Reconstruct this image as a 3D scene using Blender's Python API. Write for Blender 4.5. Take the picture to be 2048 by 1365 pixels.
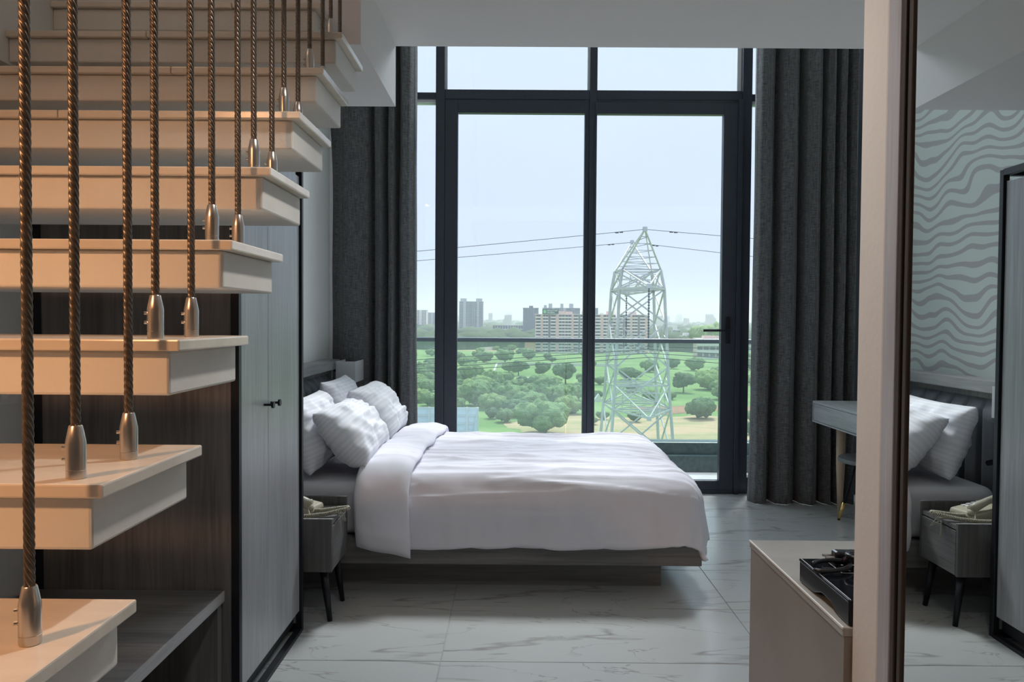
import bpy, bmesh, math, random
from mathutils import Vector, Matrix, noise
random.seed(7)
C = bpy.context.scene.collection
SC = bpy.context.scene
for o in list(bpy.data.objects): bpy.data.objects.remove(o)
PI = math.pi
# ------------------------------------------------------------------ camera
F, EYE = 1550.0, 1.3
yc = Vector(((1030-1024)/F, -(641-682.5)/F, -1)).normalized()
rho = math.radians(0.4)
zc = Vector((math.sin(rho), math.cos(rho), 0)); zc = (zc - yc*zc.dot(yc)).normalized()
xc = yc.cross(zc)
R3 = Matrix((xc, yc, zc))
camd = bpy.data.cameras.new('camera'); cam = bpy.data.objects.new('camera', camd); C.objects.link(cam)
camd.sensor_width = 36; camd.sensor_fit = 'HORIZONTAL'; camd.lens = F/2048*36
camd.clip_start = .05; camd.clip_end = 20000
cam.matrix_world = Matrix.Translation((0, 0, EYE)) @ R3.to_4x4()
SC.camera = cam
def at(px, py, y):
    """world point at depth y seen at photo pixel px,py"""
    d = R3 @ Vector(((px-1024)/F, -(py-682.5)/F, -1)); s = y/d.y
    return Vector((d.x*s, y, EYE + d.z*s))
# ------------------------------------------------------------------ world, sun, lights, exposure
W = bpy.data.worlds.new('sky'); SC.world = W; W.use_nodes = True
nt = W.node_tree; N = nt.nodes; L = nt.links; N.clear()
def nd(t, **k):
    n = N.new(t)
    for a, v in k.items(): setattr(n, a, v)
    return n
tc = nd('ShaderNodeTexCoord'); sep = nd('ShaderNodeSeparateXYZ'); L.new(tc.outputs['Generated'], sep.inputs[0])
cr = nd('ShaderNodeValToRGB'); L.new(sep.outputs['Z'], cr.inputs[0])
e = cr.color_ramp.elements
e[0].position = 0.0; e[0].color = (.56, .64, .88, 1)
e[1].position = 1.0; e[1].color = (1.15, 1.3, 1.5, 1)
x = e.new(.10); x.color = (.62, .70, .94, 1)
x = e.new(.22); x.color = (.67, .765, .96, 1)
x = e.new(.38); x.color = (.71, .83, .97, 1)
nz = nd('ShaderNodeTexNoise'); nz.inputs['Scale'].default_value = 2.6; nz.inputs['Detail'].default_value = 4
mp = nd('ShaderNodeMapping'); mp.inputs['Scale'].default_value = (1, 1, 2.6)
L.new(tc.outputs['Generated'], mp.inputs[0]); L.new(mp.outputs[0], nz.inputs['Vector'])
mr = nd('ShaderNodeMapRange'); mr.inputs[1].default_value = .38; mr.inputs[2].default_value = .68
L.new(nz.outputs[0], mr.inputs[0])
mx = nd('ShaderNodeMix', data_type='RGBA', blend_type='MULTIPLY'); mx.inputs[0].default_value = 1
c2 = nd('ShaderNodeMix', data_type='RGBA'); c2.inputs[6].default_value = (.97, .985, 1.0, 1); c2.inputs[7].default_value = (1.05, 1.02, 1.0, 1)
L.new(mr.outputs[0], c2.inputs[0]); L.new(cr.outputs[0], mx.inputs[6]); L.new(c2.outputs[2], mx.inputs[7])
bg = nd('ShaderNodeBackground'); bg.inputs[1].default_value = .86; L.new(mx.outputs[2], bg.inputs[0])
wo = nd('ShaderNodeOutputWorld'); L.new(bg.outputs[0], wo.inputs[0])
def light(name, kind, loc, rot, energy, color, size=None, size_y=None):
    d = bpy.data.lights.new(name, kind); o = bpy.data.objects.new(name, d); C.objects.link(o)
    o.location = loc; o.rotation_euler = rot; d.energy = energy; d.color = color
    if kind == 'AREA':
        d.size = size
        if size_y: d.shape = 'RECTANGLE'; d.size_y = size_y
    elif kind == 'POINT': d.shadow_soft_size = size
    elif kind == 'SPOT': d.shadow_soft_size = size; d.spot_size = math.radians(92); d.spot_blend = .9
    elif kind == 'SUN': d.angle = size
    return o
light('sun_through_cloud', 'SUN', (0, 0, 30), (math.radians(-32), math.radians(14), 0), 3.0, (1, .97, .92), math.radians(12))
# added area light outside the upper glazing, boosting daylight above the slab edge
light('upper_window_fill', 'AREA', (.6, 6.6, 5.2), (math.radians(-60), 0, 0), 290, (.88, .94, 1), 3.8, 2.2)
# warm lamp on the entrance ceiling behind the camera and one over the stair landing
light('entrance_lamp', 'SPOT', (-1.2, -.1, 2.25), (math.radians(40), 0, math.radians(-6)), 62, (1, .49, .22), .07)
# fill spot added under the passage ceiling, no fixture, brightens the tread ends
light('tread_end_fill', 'SPOT', (.02, 1.45, 2.385), (0, 0, 0), 30, (1, .95, .88), .05).data.spot_size = math.radians(125)
light('landing_lamp', 'POINT', (-1.2, 1.5, 2.75), (0, 0, 0), 1.6, (1, .55, .28), .08)
SC.view_settings.view_transform = 'Standard'; SC.view_settings.look = 'None'
SC.view_settings.gamma = 1; SC.view_settings.use_curve_mapping = False
SC.view_settings.exposure = .44
SC.cycles.use_denoising = True
SC.cycles.transparent_max_bounces = 32
SC.cycles.max_bounces = 10; SC.cycles.diffuse_bounces = 6; SC.cycles.volume_bounces = 1
SC.cycles.sample_clamp_indirect = 4
# ------------------------------------------------------------------ mesh helpers
class MB:
    def __init__(s): s.v = []; s.f = []
    def quad(s, *p):
        b = len(s.v); s.v += [tuple(q) for q in p]; s.f.append(tuple(range(b, b+len(p)))); return s
    def box(s, x0, x1, y0, y1, z0, z1, M=None):
        b = len(s.v)
        P = [Vector((x, y, z)) for z in (z0, z1) for y in (y0, y1) for x in (x0, x1)]
        if M is not None: P = [M @ p for p in P]
        s.v += [tuple(p) for p in P]
        s.f += [tuple(b+i for i in q) for q in ((0,2,3,1),(4,5,7,6),(0,1,5,4),(2,6,7,3),(0,4,6,2),(1,3,7,5))]
        return s
    def hexa(s, P):
        b = len(s.v); s.v += [tuple(p) for p in P]
        s.f += [tuple(b+i for i in q) for q in ((0,3,2,1),(4,5,6,7),(0,1,5,4),(1,2,6,5),(2,3,7,6),(3,0,4,7))]
        return s
    def prism(s, poly, y0, y1, axis='y'):
        b = len(s.v); n = len(poly)
        for y in (y0, y1):
            for p in poly:
                s.v.append((p[0], y, p[1]) if axis == 'y' else ((y, p[0], p[1]) if axis == 'x' else (p[0], p[1], y)))
        s.f.append(tuple(b+i for i in range(n))); s.f.append(tuple(b+n+i for i in reversed(range(n))))
        for i in range(n): s.f.append((b+i, b+n+i, b+n+(i+1) % n, b+(i+1) % n))
        return s
    def bar(s, a, c, w, w2=None):
        """square bar from a to c"""
        a = Vector(a); c = Vector(c); d = (c-a).normalized()
        u = d.cross(Vector((0, 0, 1)));  u = u.normalized() if u.length > 1e-4 else Vector((1, 0, 0))
        k = d.cross(u); w2 = w if w2 is None else w2
        P = [p + u*sx*ww/2 + k*sy*ww/2 for p, ww in ((a, w), (c, w2)) for sx, sy in ((-1,-1),(1,-1),(1,1),(-1,1))]
        return s.hexa(P)
    def tube(s, pts, r, seg=8, cap=True):
        pts = [Vector(p) for p in pts]; b = len(s.v); n = len(pts); u = None
        for i, p in enumerate(pts):
            d = (pts[min(i+1, n-1)] - pts[max(i-1, 0)]).normalized()
            if u is None:
                u = d.cross(Vector((0, 0, 1)))
                if u.length < 1e-3: u = d.cross(Vector((0, 1, 0)))
            u = (u - d*u.dot(d)).normalized(); k = d.cross(u)
            rr = r[i] if isinstance(r, (list, tuple)) else r
            for j in range(seg):
                a = 2*PI*j/seg; s.v.append(tuple(p + u*math.cos(a)*rr + k*math.sin(a)*rr))
        for i in range(n-1):
            for j in range(seg):
                j2 = (j+1) % seg
                s.f.append((b+i*seg+j, b+i*seg+j2, b+(i+1)*seg+j2, b+(i+1)*seg+j))
        if cap:
            s.f.append(tuple(b+j for j in reversed(range(seg)))); s.f.append(tuple(b+(n-1)*seg+j for j in range(seg)))
        return s
    def lathe(s, prof, c, seg=20):
        return s.tube([(c[0], c[1], c[2]+z) for r, z in prof], [r for r, z in prof], seg) if all(prof[i][1] < prof[i+1][1] for i in range(len(prof)-1)) else s._lathe(prof, c, seg)
    def _lathe(s, prof, c, seg):
        b = len(s.v); n = len(prof)
        for r, z in prof:
            for j in range(seg):
                a = 2*PI*j/seg; s.v.append((c[0]+r*math.cos(a), c[1]+r*math.sin(a), c[2]+z))
        for i in range(n-1):
            for j in range(seg):
                j2 = (j+1) % seg; s.f.append((b+i*seg+j, b+i*seg+j2, b+(i+1)*seg+j2, b+(i+1)*seg+j))
        s.f.append(tuple(b+j for j in reversed(range(seg)))); s.f.append(tuple(b+(n-1)*seg+j for j in range(seg)))
        return s
    def grid(s, nu, nv, fn, wrap_u=False):
        b = len(s.v)
        for i in range(nu):
            for j in range(nv): s.v.append(tuple(fn(i, j)))
        for i in range(nu if wrap_u else nu-1):
            i2 = (i+1) % nu
            for j in range(nv-1): s.f.append((b+i*nv+j, b+i2*nv+j, b+i2*nv+j+1, b+i*nv+j+1))
        return s
    def build(s, name, mat, parent=None, smooth=False, bevel=0, seg=2, fixn=True, auto=None):
        off = Vector((0, 0, 0)); p = parent
        while p is not None: off += p.location; p = p.parent
        me = bpy.data.meshes.new(name)
        me.from_pydata([(v[0]-off.x, v[1]-off.y, v[2]-off.z) for v in s.v], [], s.f)
        if fixn:
            bm = bmesh.new(); bm.from_mesh(me); bmesh.ops.recalc_face_normals(bm, faces=bm.faces); bm.to_mesh(me); bm.free()
        me.materials.append(mat)
        if smooth: me.shade_smooth()
        o = bpy.data.objects.new(name, me); C.objects.link(o)
        if parent is not None: o.parent = parent
        if bevel:
            m = o.modifiers.new('edge', 'BEVEL'); m.width = bevel; m.segments = seg; m.limit_method = 'ANGLE'
        if auto:
            try: me.set_sharp_from_angle(angle=math.radians(auto))
            except Exception: pass
        return o
def box(name, mat, b, parent=None, bevel=0, **k): return MB().box(*b).build(name, mat, parent, bevel=bevel, **k)
def tag(o, label=None, cat=None, group=None, kind=None):
    if label: o['label'] = label
    if cat: o['category'] = cat
    if group: o['group'] = group
    if kind: o['kind'] = kind
    return o
def thing(name, label, cat, loc=(0, 0, 0), group=None):
    o = bpy.data.objects.new(name, None); C.objects.link(o); o.location = loc; o.empty_display_size = .1
    return tag(o, label, cat, group)
def root(name, kind='structure', loc=(0, 0, 0)):
    o = bpy.data.objects.new(name, None); C.objects.link(o); o.location = loc; o['kind'] = kind; return o
def children_of(o): return [c for c in bpy.data.objects if c.parent == o]
def copy_tree(o, parent=None, loc=None):
    c = o.copy(); C.objects.link(c)
    if parent is not None: c.parent = parent
    if loc is not None: c.location = loc
    for ch in children_of(o): copy_tree(ch, c)
    return c
# ------------------------------------------------------------------ materials
def mat(name, color, rough=.5, metal=0, spec=.5, var=0, scale=(8, 8, 8), bump=0, bscale=None, coord='Object', detail=4, color2=None, lo=.35, hi=.65, coat=0, dist=.01):
    m = bpy.data.materials.new(name); m.use_nodes = True; t = m.node_tree; n = t.nodes; l = t.links
    b = n['Principled BSDF']
    b.inputs['Base Color'].default_value = (*color, 1); b.inputs['Roughness'].default_value = rough
    b.inputs['Metallic'].default_value = metal; b.inputs['Specular IOR Level'].default_value = spec
    b.inputs['Coat Weight'].default_value = coat
    if var or color2 or bump:
        tc = n.new('ShaderNodeTexCoord'); mp = n.new('ShaderNodeMapping'); l.new(tc.outputs[coord], mp.inputs[0])
        mp.inputs['Scale'].default_value = scale
        nz = n.new('ShaderNodeTexNoise'); nz.inputs['Scale'].default_value = 1; nz.inputs['Detail'].default_value = detail; nz.inputs['Roughness'].default_value = .6
        l.new(mp.outputs[0], nz.inputs['Vector'])
        if var or color2:
            r = n.new('ShaderNodeMapRange'); r.inputs[1].default_value = lo; r.inputs[2].default_value = hi; l.new(nz.outputs[0], r.inputs[0])
            mx = n.new('ShaderNodeMix'); mx.data_type = 'RGBA'
            mx.inputs[6].default_value = (*color, 1)
            mx.inputs[7].default_value = (*(color2 if color2 else tuple(c*(1-var) for c in color)), 1)
            l.new(r.outputs[0], mx.inputs[0]); l.new(mx.outputs[2], b.inputs['Base Color'])
        if bump:
            if bscale:
                mp2 = n.new('ShaderNodeMapping'); mp2.inputs['Scale'].default_value = bscale; l.new(tc.outputs[coord], mp2.inputs[0])
                nz2 = n.new('ShaderNodeTexNoise'); nz2.inputs['Scale'].default_value = 1; nz2.inputs['Detail'].default_value = 4; l.new(mp2.outputs[0], nz2.inputs['Vector'])
            else: nz2 = nz
            bp = n.new('ShaderNodeBump'); bp.inputs['Strength'].default_value = bump; bp.inputs['Distance'].default_value = dist
            l.new(nz2.outputs[0], bp.inputs['Height']); l.new(bp.outputs[0], b.inputs['Normal'])
    return m
def wood(name, dark, lightc, grain='z', rough=.38, s=1.0):
    """fine straight grain along an axis plus slow cathedral figure"""
    m = bpy.data.materials.new(name); m.use_nodes = True; t = m.node_tree; n = t.nodes; l = t.links; b = n['Principled BSDF']
    tc = n.new('ShaderNodeTexCoord')
    f = {'x': (3, 70, 70), 'y': (70, 3, 70), 'z': (70, 70, 3)}[grain]; g = {'x': (.8, 9, 9), 'y': (9, .8, 9), 'z': (9, 9, .8)}[grain]
    outs = []
    for sc in (f, g):
        mp = n.new('ShaderNodeMapping'); mp.inputs['Scale'].default_value = tuple(q*s for q in sc); l.new(tc.outputs['Object'], mp.inputs[0])
        z = n.new('ShaderNodeTexNoise'); z.inputs['Scale'].default_value = 1; z.inputs['Detail'].default_value = 5; z.inputs['Distortion'].default_value = .6
        l.new(mp.outputs[0], z.inputs['Vector']); outs.append(z.outputs[0])
    ad = n.new('ShaderNodeMath'); ad.operation = 'ADD'; l.new(outs[0], ad.inputs[0]); l.new(outs[1], ad.inputs[1])
    r = n.new('ShaderNodeMapRange'); r.inputs[1].default_value = .75; r.inputs[2].default_value = 1.25; l.new(ad.outputs[0], r.inputs[0])
    mx = n.new('ShaderNodeMix'); mx.data_type = 'RGBA'; mx.inputs[6].default_value = (*dark, 1); mx.inputs[7].default_value = (*lightc, 1)
    l.new(r.outputs[0], mx.inputs[0]); l.new(mx.outputs[2], b.inputs['Base Color']); b.inputs['Roughness'].default_value = rough
    bp = n.new('ShaderNodeBump'); bp.inputs['Strength'].default_value = .15; bp.inputs['Distance'].default_value = .004
    l.new(outs[0], bp.inputs['Height']); l.new(bp.outputs[0], b.inputs['Normal'])
    return m
def glass(name, tint=(.95, .98, .97), refl=.06, veil=0):
    m = bpy.data.materials.new(name); m.use_nodes = True; t = m.node_tree; n = t.nodes; l = t.links
    n.remove(n['Principled BSDF']); o = n['Material Output']
    tr = n.new('ShaderNodeBsdfTransparent'); tr.inputs[0].default_value = (*tint, 1)
    gl = n.new('ShaderNodeBsdfGlossy'); gl.inputs['Roughness'].default_value = .01; gl.inputs[0].default_value = (.9, .95, .95, 1)
    fr = n.new('ShaderNodeLayerWeight'); fr.inputs[0].default_value = .12
    mu = n.new('ShaderNodeMath'); mu.operation = 'MULTIPLY_ADD'; mu.inputs[1].default_value = .6; mu.inputs[2].default_value = refl*.4
    l.new(fr.outputs['Fresnel'], mu.inputs[0])
    ms = n.new('ShaderNodeMixShader'); l.new(mu.outputs[0], ms.inputs[0]); l.new(tr.outputs[0], ms.inputs[1]); l.new(gl.outputs[0], ms.inputs[2])
    if veil:  # mixes a pale translucent veil over the clear pane
        df = n.new('ShaderNodeBsdfTranslucent'); df.inputs[0].default_value = (.80, .88, .88, 1)
        m2 = n.new('ShaderNodeMixShader'); m2.inputs[0].default_value = veil
        l.new(ms.outputs[0], m2.inputs[1]); l.new(df.outputs[0], m2.inputs[2]); ms = m2
    l.new(ms.outputs[0], o.inputs[0]); return m
def fabric(name, c1, c2, th=420, rough=.95):
    """slub woven cloth: crossing threads of uneven tone"""
    m = bpy.data.materials.new(name); m.use_nodes = True; t = m.node_tree; n = t.nodes; l = t.links; b = n['Principled BSDF']
    tc = n.new('ShaderNodeTexCoord'); outs = []
    for sc in ((th, th, 14), (26, 26, th)):
        mp = n.new('ShaderNodeMapping'); mp.inputs['Scale'].default_value = sc; l.new(tc.outputs['Object'], mp.inputs[0])
        z = n.new('ShaderNodeTexNoise'); z.inputs['Scale'].default_value = 1; z.inputs['Detail'].default_value = 2; l.new(mp.outputs[0], z.inputs['Vector']); outs.append(z.outputs[0])
    ad = n.new('ShaderNodeMath'); ad.operation = 'ADD'; l.new(outs[0], ad.inputs[0]); l.new(outs[1], ad.inputs[1])
    r = n.new('ShaderNodeMapRange'); r.inputs[1].default_value = .78; r.inputs[2].default_value = 1.22; l.new(ad.outputs[0], r.inputs[0])
    mx = n.new('ShaderNodeMix'); mx.data_type = 'RGBA'; mx.inputs[6].default_value = (*c1, 1); mx.inputs[7].default_value = (*c2, 1)
    l.new(r.outputs[0], mx.inputs[0]); l.new(mx.outputs[2], b.inputs['Base Color']); b.inputs['Roughness'].default_value = rough
    b.inputs['Sheen Weight'].default_value = .2
    bp = n.new('ShaderNodeBump'); bp.inputs['Strength'].default_value = .35; bp.inputs['Distance'].default_value = .002
    l.new(ad.outputs[0], bp.inputs['Height']); l.new(bp.outputs[0], b.inputs['Normal']); return m

M = {}
M['paint'] = mat('wall_paint', (.78, .785, .77), .85, var=.04, scale=(2, 2, 2), bump=.04, bscale=(160, 160, 160), coord='Object')
M['ceil'] = mat('ceiling_paint', (.83, .80, .80), .9, var=.03, scale=(1.5, 1.5, 1.5))
M['pillar'] = mat('beige_paint', (.78, .72, .68), .7, var=.06, scale=(5, 5, 2), bump=.05, bscale=(90, 90, 90))
M['tread'] = mat('tread_paint', (.74, .72, .68), .7, var=.06, scale=(6, 6, 6), bump=.05, bscale=(120, 120, 120))
M['slab'] = mat('cream_marble', (.74, .67, .58), .22, color2=(.60, .53, .45), scale=(3, 9, 9), lo=.45, hi=.75, detail=8)
M['steel'] = mat('brushed_steel', (.62, .57, .52), .28, 1, var=.1, scale=(40, 40, 4))
M['rope'] = mat('wire_rope', (.20, .168, .14), .36, .8, var=.35, scale=(250, 250, 60))
M['black'] = mat('black_metal', (.010, .011, .016), .45, .3)
M['wdark'] = wood('grey_oak_dark', (.095, .091, .090), (.185, .176, .172), 'z', .36)
M['wnight'] = wood('grey_oak_nightstand', (.062, .061, .060), (.125, .12, .118), 'z', .42)
M['wdarkx'] = wood('grey_oak_crosswise', (.085, .083, .083), (.17, .165, .162), 'x', .42)
M['wdarky'] = wood('grey_oak_lengthwise', (.085, .083, .083), (.16, .155, .155), 'y', .36)
M['wmid'] = wood('grey_oak_door', (.26, .26, .27), (.38, .38, .39), 'z', .34)
M['wbed'] = wood('grey_oak_bed', (.13, .125, .122), (.22, .212, .21), 'x', .45)
M['wtrim'] = wood('grey_oak_trim', (.23, .225, .23), (.36, .35, .35), 'y', .4)
M['wdesk'] = wood('grey_oak_desk', (.30, .32, .33), (.46, .48, .49), 'y', .45)
M['wframe'] = wood('mirror_frame_oak', (.36, .355, .39), (.52, .51, .55), 'z', .35)
M['brown'] = mat('dark_brown_edge', (.055, .038, .032), .45, var=.2, scale=(20, 20, 3))
M['beech'] = wood('beech', (.50, .38, .27), (.62, .49, .37), 'z', .45)
M['linen'] = mat('white_linen', (.775, .765, .835), .9, var=.03, scale=(3, 3, 3), bump=.12, bscale=(600, 600, 600), dist=.002)
M['sheet'] = mat('white_sheet', (.74, .73, .76), .9, bump=.25, bscale=(7, 5, 7), dist=.02)
M['curtain'] = fabric('charcoal_slub', (.042, .044, .049), (.17, .173, .178))
M['pad'] = mat('grey_leatherette', (.105, .112, .125), .5, var=.1, scale=(30, 30, 30), bump=.1, bscale=(300, 300, 300), dist=.002)
M['alu'] = mat('charcoal_aluminium', (.050, .060, .082), .42, .2, var=.1, scale=(30, 30, 30))
M['glass'] = glass('window_glass', (.942, .965, .985))
M['rail'] = glass('railing_glass', (.88, .95, .925), veil=.05)
M['mirror'] = mat('mirror_silver', (.86, .885, .875), .005, 1)
M['shade'] = mat('white_bead', (.80, .82, .85), .8, bump=.1, bscale=(300, 300, 300), dist=.002)
def shade_mat():
    m = bpy.data.materials.new('white_lampshade'); m.use_nodes = True; t = m.node_tree; n = t.nodes; l = t.links; b = n['Principled BSDF']
    b.inputs['Base Color'].default_value = (.86, .87, .88, 1); b.inputs['Roughness'].default_value = .85
    tr = n.new('ShaderNodeBsdfTranslucent'); tr.inputs[0].default_value = (.86, .87, .88, 1); ms = n.new('ShaderNodeMixShader'); ms.inputs[0].default_value = .7
    l.new(b.outputs[0], ms.inputs[1]); l.new(tr.outputs[0], ms.inputs[2]); l.new(ms.outputs[0], n['Material Output'].inputs[0]); return m
M['lampshade'] = shade_mat()
M['beige'] = mat('beige_plastic', (.42, .385, .29), .45, var=.08, scale=(20, 20, 20))
M['gold'] = mat('brass', (.85, .60, .22), .25, 1)
M['stone'] = mat('taupe_laminate', (.30, .275, .25), .42, color2=(.245, .225, .205), scale=(3, 3, 3), detail=6)
M['stonetop'] = mat('grey_counter_tile', (.42, .42, .40), .22, color2=(.34, .34, .33), scale=(5, 5, 5), detail=6)
M['blackglass'] = mat('black_glass', (.006, .007, .010), .06)
M['blackplastic'] = mat('black_plastic', (.008, .008, .010), .3)
M['print'] = mat('silver_print', (.55, .56, .60), .4)
M['concrete'] = mat('balcony_concrete', (.58, .56, .54), .7, var=.15, scale=(4, 4, 4))
M['curb'] = mat('green_granite', (.055, .085, .085), .3, color2=(.09, .13, .13), scale=(25, 25, 25))
M['stripe'] = None
def striped():
    m = bpy.data.materials.new('satin_stripe_cotton'); m.use_nodes = True; t = m.node_tree; n = t.nodes; l = t.links; b = n['Principled BSDF']
    tc = n.new('ShaderNodeTexCoord'); s = n.new('ShaderNodeSeparateXYZ'); l.new(tc.outputs['UV'], s.inputs[0])
    mu = n.new('ShaderNodeMath'); mu.operation = 'MULTIPLY'; mu.inputs[1].default_value = 2*PI*30; l.new(s.outputs['Y'], mu.inputs[0])
    si = n.new('ShaderNodeMath'); si.operation = 'SINE'; l.new(mu.outputs[0], si.inputs[0])
    r = n.new('ShaderNodeMapRange'); r.inputs[1].default_value = -.3; r.inputs[2].default_value = .3; l.new(si.outputs[0], r.inputs[0])
    mx = n.new('ShaderNodeMix'); mx.data_type = 'RGBA'; mx.inputs[6].default_value = (.755, .755, .80, 1); mx.inputs[7].default_value = (.82, .82, .865, 1); l.new(r.outputs[0], mx.inputs[0])
    l.new(mx.outputs[2], b.inputs['Base Color']); b.inputs['Roughness'].default_value = .75
    return m
M['stripe'] = striped()
def marble_tile():
    m = bpy.data.materials.new('veined_marble_tile'); m.use_nodes = True; t = m.node_tree; n = t.nodes; l = t.links; b = n['Principled BSDF']
    tc = n.new('ShaderNodeTexCoord')
    def vein(sc, width, seed, dist):
        mp = n.new('ShaderNodeMapping'); mp.inputs['Scale'].default_value = sc; mp.inputs['Location'].default_value = seed; mp.inputs['Rotation'].default_value = (0, 0, .12); l.new(tc.outputs['Object'], mp.inputs[0])
        z = n.new('ShaderNodeTexNoise'); z.inputs['Scale'].default_value = 1; z.inputs['Detail'].default_value = 5; z.inputs['Distortion'].default_value = dist; l.new(mp.outputs[0], z.inputs['Vector'])
        a = n.new('ShaderNodeMath'); a.operation = 'SUBTRACT'; a.inputs[1].default_value = .5; l.new(z.outputs[0], a.inputs[0])
        c = n.new('ShaderNodeMath'); c.operation = 'ABSOLUTE'; l.new(a.outputs[0], c.inputs[0])
        r = n.new('ShaderNodeMapRange'); r.inputs[1].default_value = 0; r.inputs[2].default_value = width; r.inputs[3].default_value = 1; r.inputs[4].default_value = 0; l.new(c.outputs[0], r.inputs[0])
        mp2 = n.new('ShaderNodeMapping'); mp2.inputs['Scale'].default_value = (2.2, 3.5, 1); mp2.inputs['Location'].default_value = (seed[0]+5, 3, 0); l.new(tc.outputs['Object'], mp2.inputs[0])
        z2 = n.new('ShaderNodeTexNoise'); z2.inputs['Scale'].default_value = 1; z2.inputs['Detail'].default_value = 3; l.new(mp2.outputs[0], z2.inputs['Vector'])
        r2 = n.new('ShaderNodeMapRange'); r2.inputs[1].default_value = .46; r2.inputs[2].default_value = .60; l.new(z2.outputs[0], r2.inputs[0])
        k = n.new('ShaderNodeMath'); k.operation = 'MULTIPLY'; l.new(r.outputs[0], k.inputs[0]); l.new(r2.outputs[0], k.inputs[1]); return k.outputs[0]
    v1 = vein((.62, 3.4, 1), .021, (3.1, .7, 0), .45); v2 = vein((1.5, 5.5, 1), .009, (9.3, 4.4, 0), .6)
    a = n.new('ShaderNodeMath'); a.operation = 'MAXIMUM'; l.new(v1, a.inputs[0]); l.new(v2, a.inputs[1])
    k = n.new('ShaderNodeMath'); k.operation = 'MULTIPLY'; k.inputs[1].default_value = .92; l.new(a.outputs[0], k.inputs[0])
    mx = n.new('ShaderNodeMix'); mx.data_type = 'RGBA'; mx.inputs[6].default_value = (.42, .43, .425, 1); mx.inputs[7].default_value = (.24, .235, .22, 1)
    l.new(k.outputs[0], mx.inputs[0]); l.new(mx.outputs[2], b.inputs['Base Color']); b.inputs['Roughness'].default_value = .22
    b.inputs['Specular IOR Level'].default_value = .5
    return m
M['tile'] = marble_tile()
M['grout'] = mat('grout', (.33, .34, .335), .8)
def wallpaper():
    """wavy zebra print: horizontal bands warped by noise, fork-like breaks"""
    m = bpy.data.materials.new('zebra_wallpaper'); m.use_nodes = True; t = m.node_tree; n = t.nodes; l = t.links; b = n['Principled BSDF']
    tc = n.new('ShaderNodeTexCoord'); s = n.new('ShaderNodeSeparateXYZ'); l.new(tc.outputs['Object'], s.inputs[0])
    mp = n.new('ShaderNodeMapping'); mp.inputs['Scale'].default_value = (1, 2.3, 2.2); l.new(tc.outputs['Object'], mp.inputs[0])
    z = n.new('ShaderNodeTexNoise'); z.inputs['Scale'].default_value = 1; z.inputs['Detail'].default_value = 1.2; l.new(mp.outputs[0], z.inputs['Vector'])
    mu = n.new('ShaderNodeMath'); mu.operation = 'MULTIPLY_ADD'; mu.inputs[1].default_value = 46; l.new(z.outputs[0], mu.inputs[0])
    k = n.new('ShaderNodeMath'); k.operation = 'MULTIPLY'; k.inputs[1].default_value = 2*PI/.072; l.new(s.outputs['Z'], k.inputs[0]); l.new(k.outputs[0], mu.inputs[2])
    si = n.new('ShaderNodeMath'); si.operation = 'SINE'; l.new(mu.outputs[0], si.inputs[0])
    r = n.new('ShaderNodeMapRange'); r.inputs[1].default_value = .28; r.inputs[2].default_value = .5; l.new(si.outputs[0], r.inputs[0])
    mx = n.new('ShaderNodeMix'); mx.data_type = 'RGBA'; mx.inputs[6].default_value = (.46, .50, .475, 1); mx.inputs[7].default_value = (.325, .315, .315, 1)
    l.new(r.outputs[0], mx.inputs[0]); l.new(mx.outputs[2], b.inputs['Base Color']); b.inputs['Roughness'].default_value = .75; return m
M['paper'] = wallpaper()
# ------------------------------------------------------------------ room shell
XL, XB, XH, XR = -1.551, -1.408, -1.345, 2.60      # stair wall, bulkhead, headboard wall, right wall
YW, YBK, ZT = 5.86, -2.2, 4.9
ZS, ZS2 = 2.403, 2.56                                # slab underside and top
BX, BY0, BY1, BZ = -.489, 2.45, 3.156, 2.161         # stair beam
fl = root('floor')
box('grout_bed', M['grout'], (-1.8, XR+.1, YBK-.1, YW+.06, -.12, -.004), fl)
def tiles():
    TX, TY = 1.26, .553; g = .0018; proto = None
    for i in range(-2, 3):
        for j in range(-9, 6):
            x0 = -.274 + TX*i; y0 = 2.914 + TY*j
            x1, y1 = x0+TX, y0+TY
            if x1 < XL or x0 > XR or y1 < YBK or y0 > YW: continue
            if proto is None:
                proto = MB().box(g, TX-g, g, TY-g, -.012, 0).build('floor_tile', M['tile'], fl, bevel=.0012, seg=1); o = proto
            else:
                o = proto.copy(); C.objects.link(o)
            o.location = (x0, y0, 0)
tiles()
def struct(name, b, m, parent=None, **k):
    o = box(name, m, b, parent, **k)
    if parent is None: o['kind'] = 'structure'
    return o
struct('wall_left', (-1.9, XL, YBK, 3.23, 0, ZT), M['paint'])
struct('wall_left_bulkhead', (XL-.01, XB, 1.7, 3.22, 2.0, ZT), M['paint'])
hw = struct('wall_headboard', (-1.9, XH, 3.23, YW, 0, ZT), M['paint'])
struct('wallpaper', (XH, XH+.003, 3.24, 4.9, .9, 4.0), M['paper'], hw)
struct('trim_1', (XH, XH+.035, 5.62, 5.80, 0, ZT), M['paint'])
struct('wall_right', (XR, XR+.2, YBK, YW+.1, 0, ZT), M['paint'])
struct('wall_back', (-1.9, XR+.2, YBK-.2, YBK, 0, ZT), M['paint'])
struct('ceiling', (BX, XR, YBK, BY1, ZS, ZS2), M['ceil'])
struct('ceiling_entry', (XL, BX, YBK, .45, ZS, ZS2), M['ceil'])
struct('ceiling_beam', (XB, BX, BY0, BY1, BZ, ZS2), M['ceil'])
struct('ceiling_roof', (-1.9, XR+.2, YBK-.2, YW+.35, ZT, ZT+.25), M['ceil'])
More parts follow.
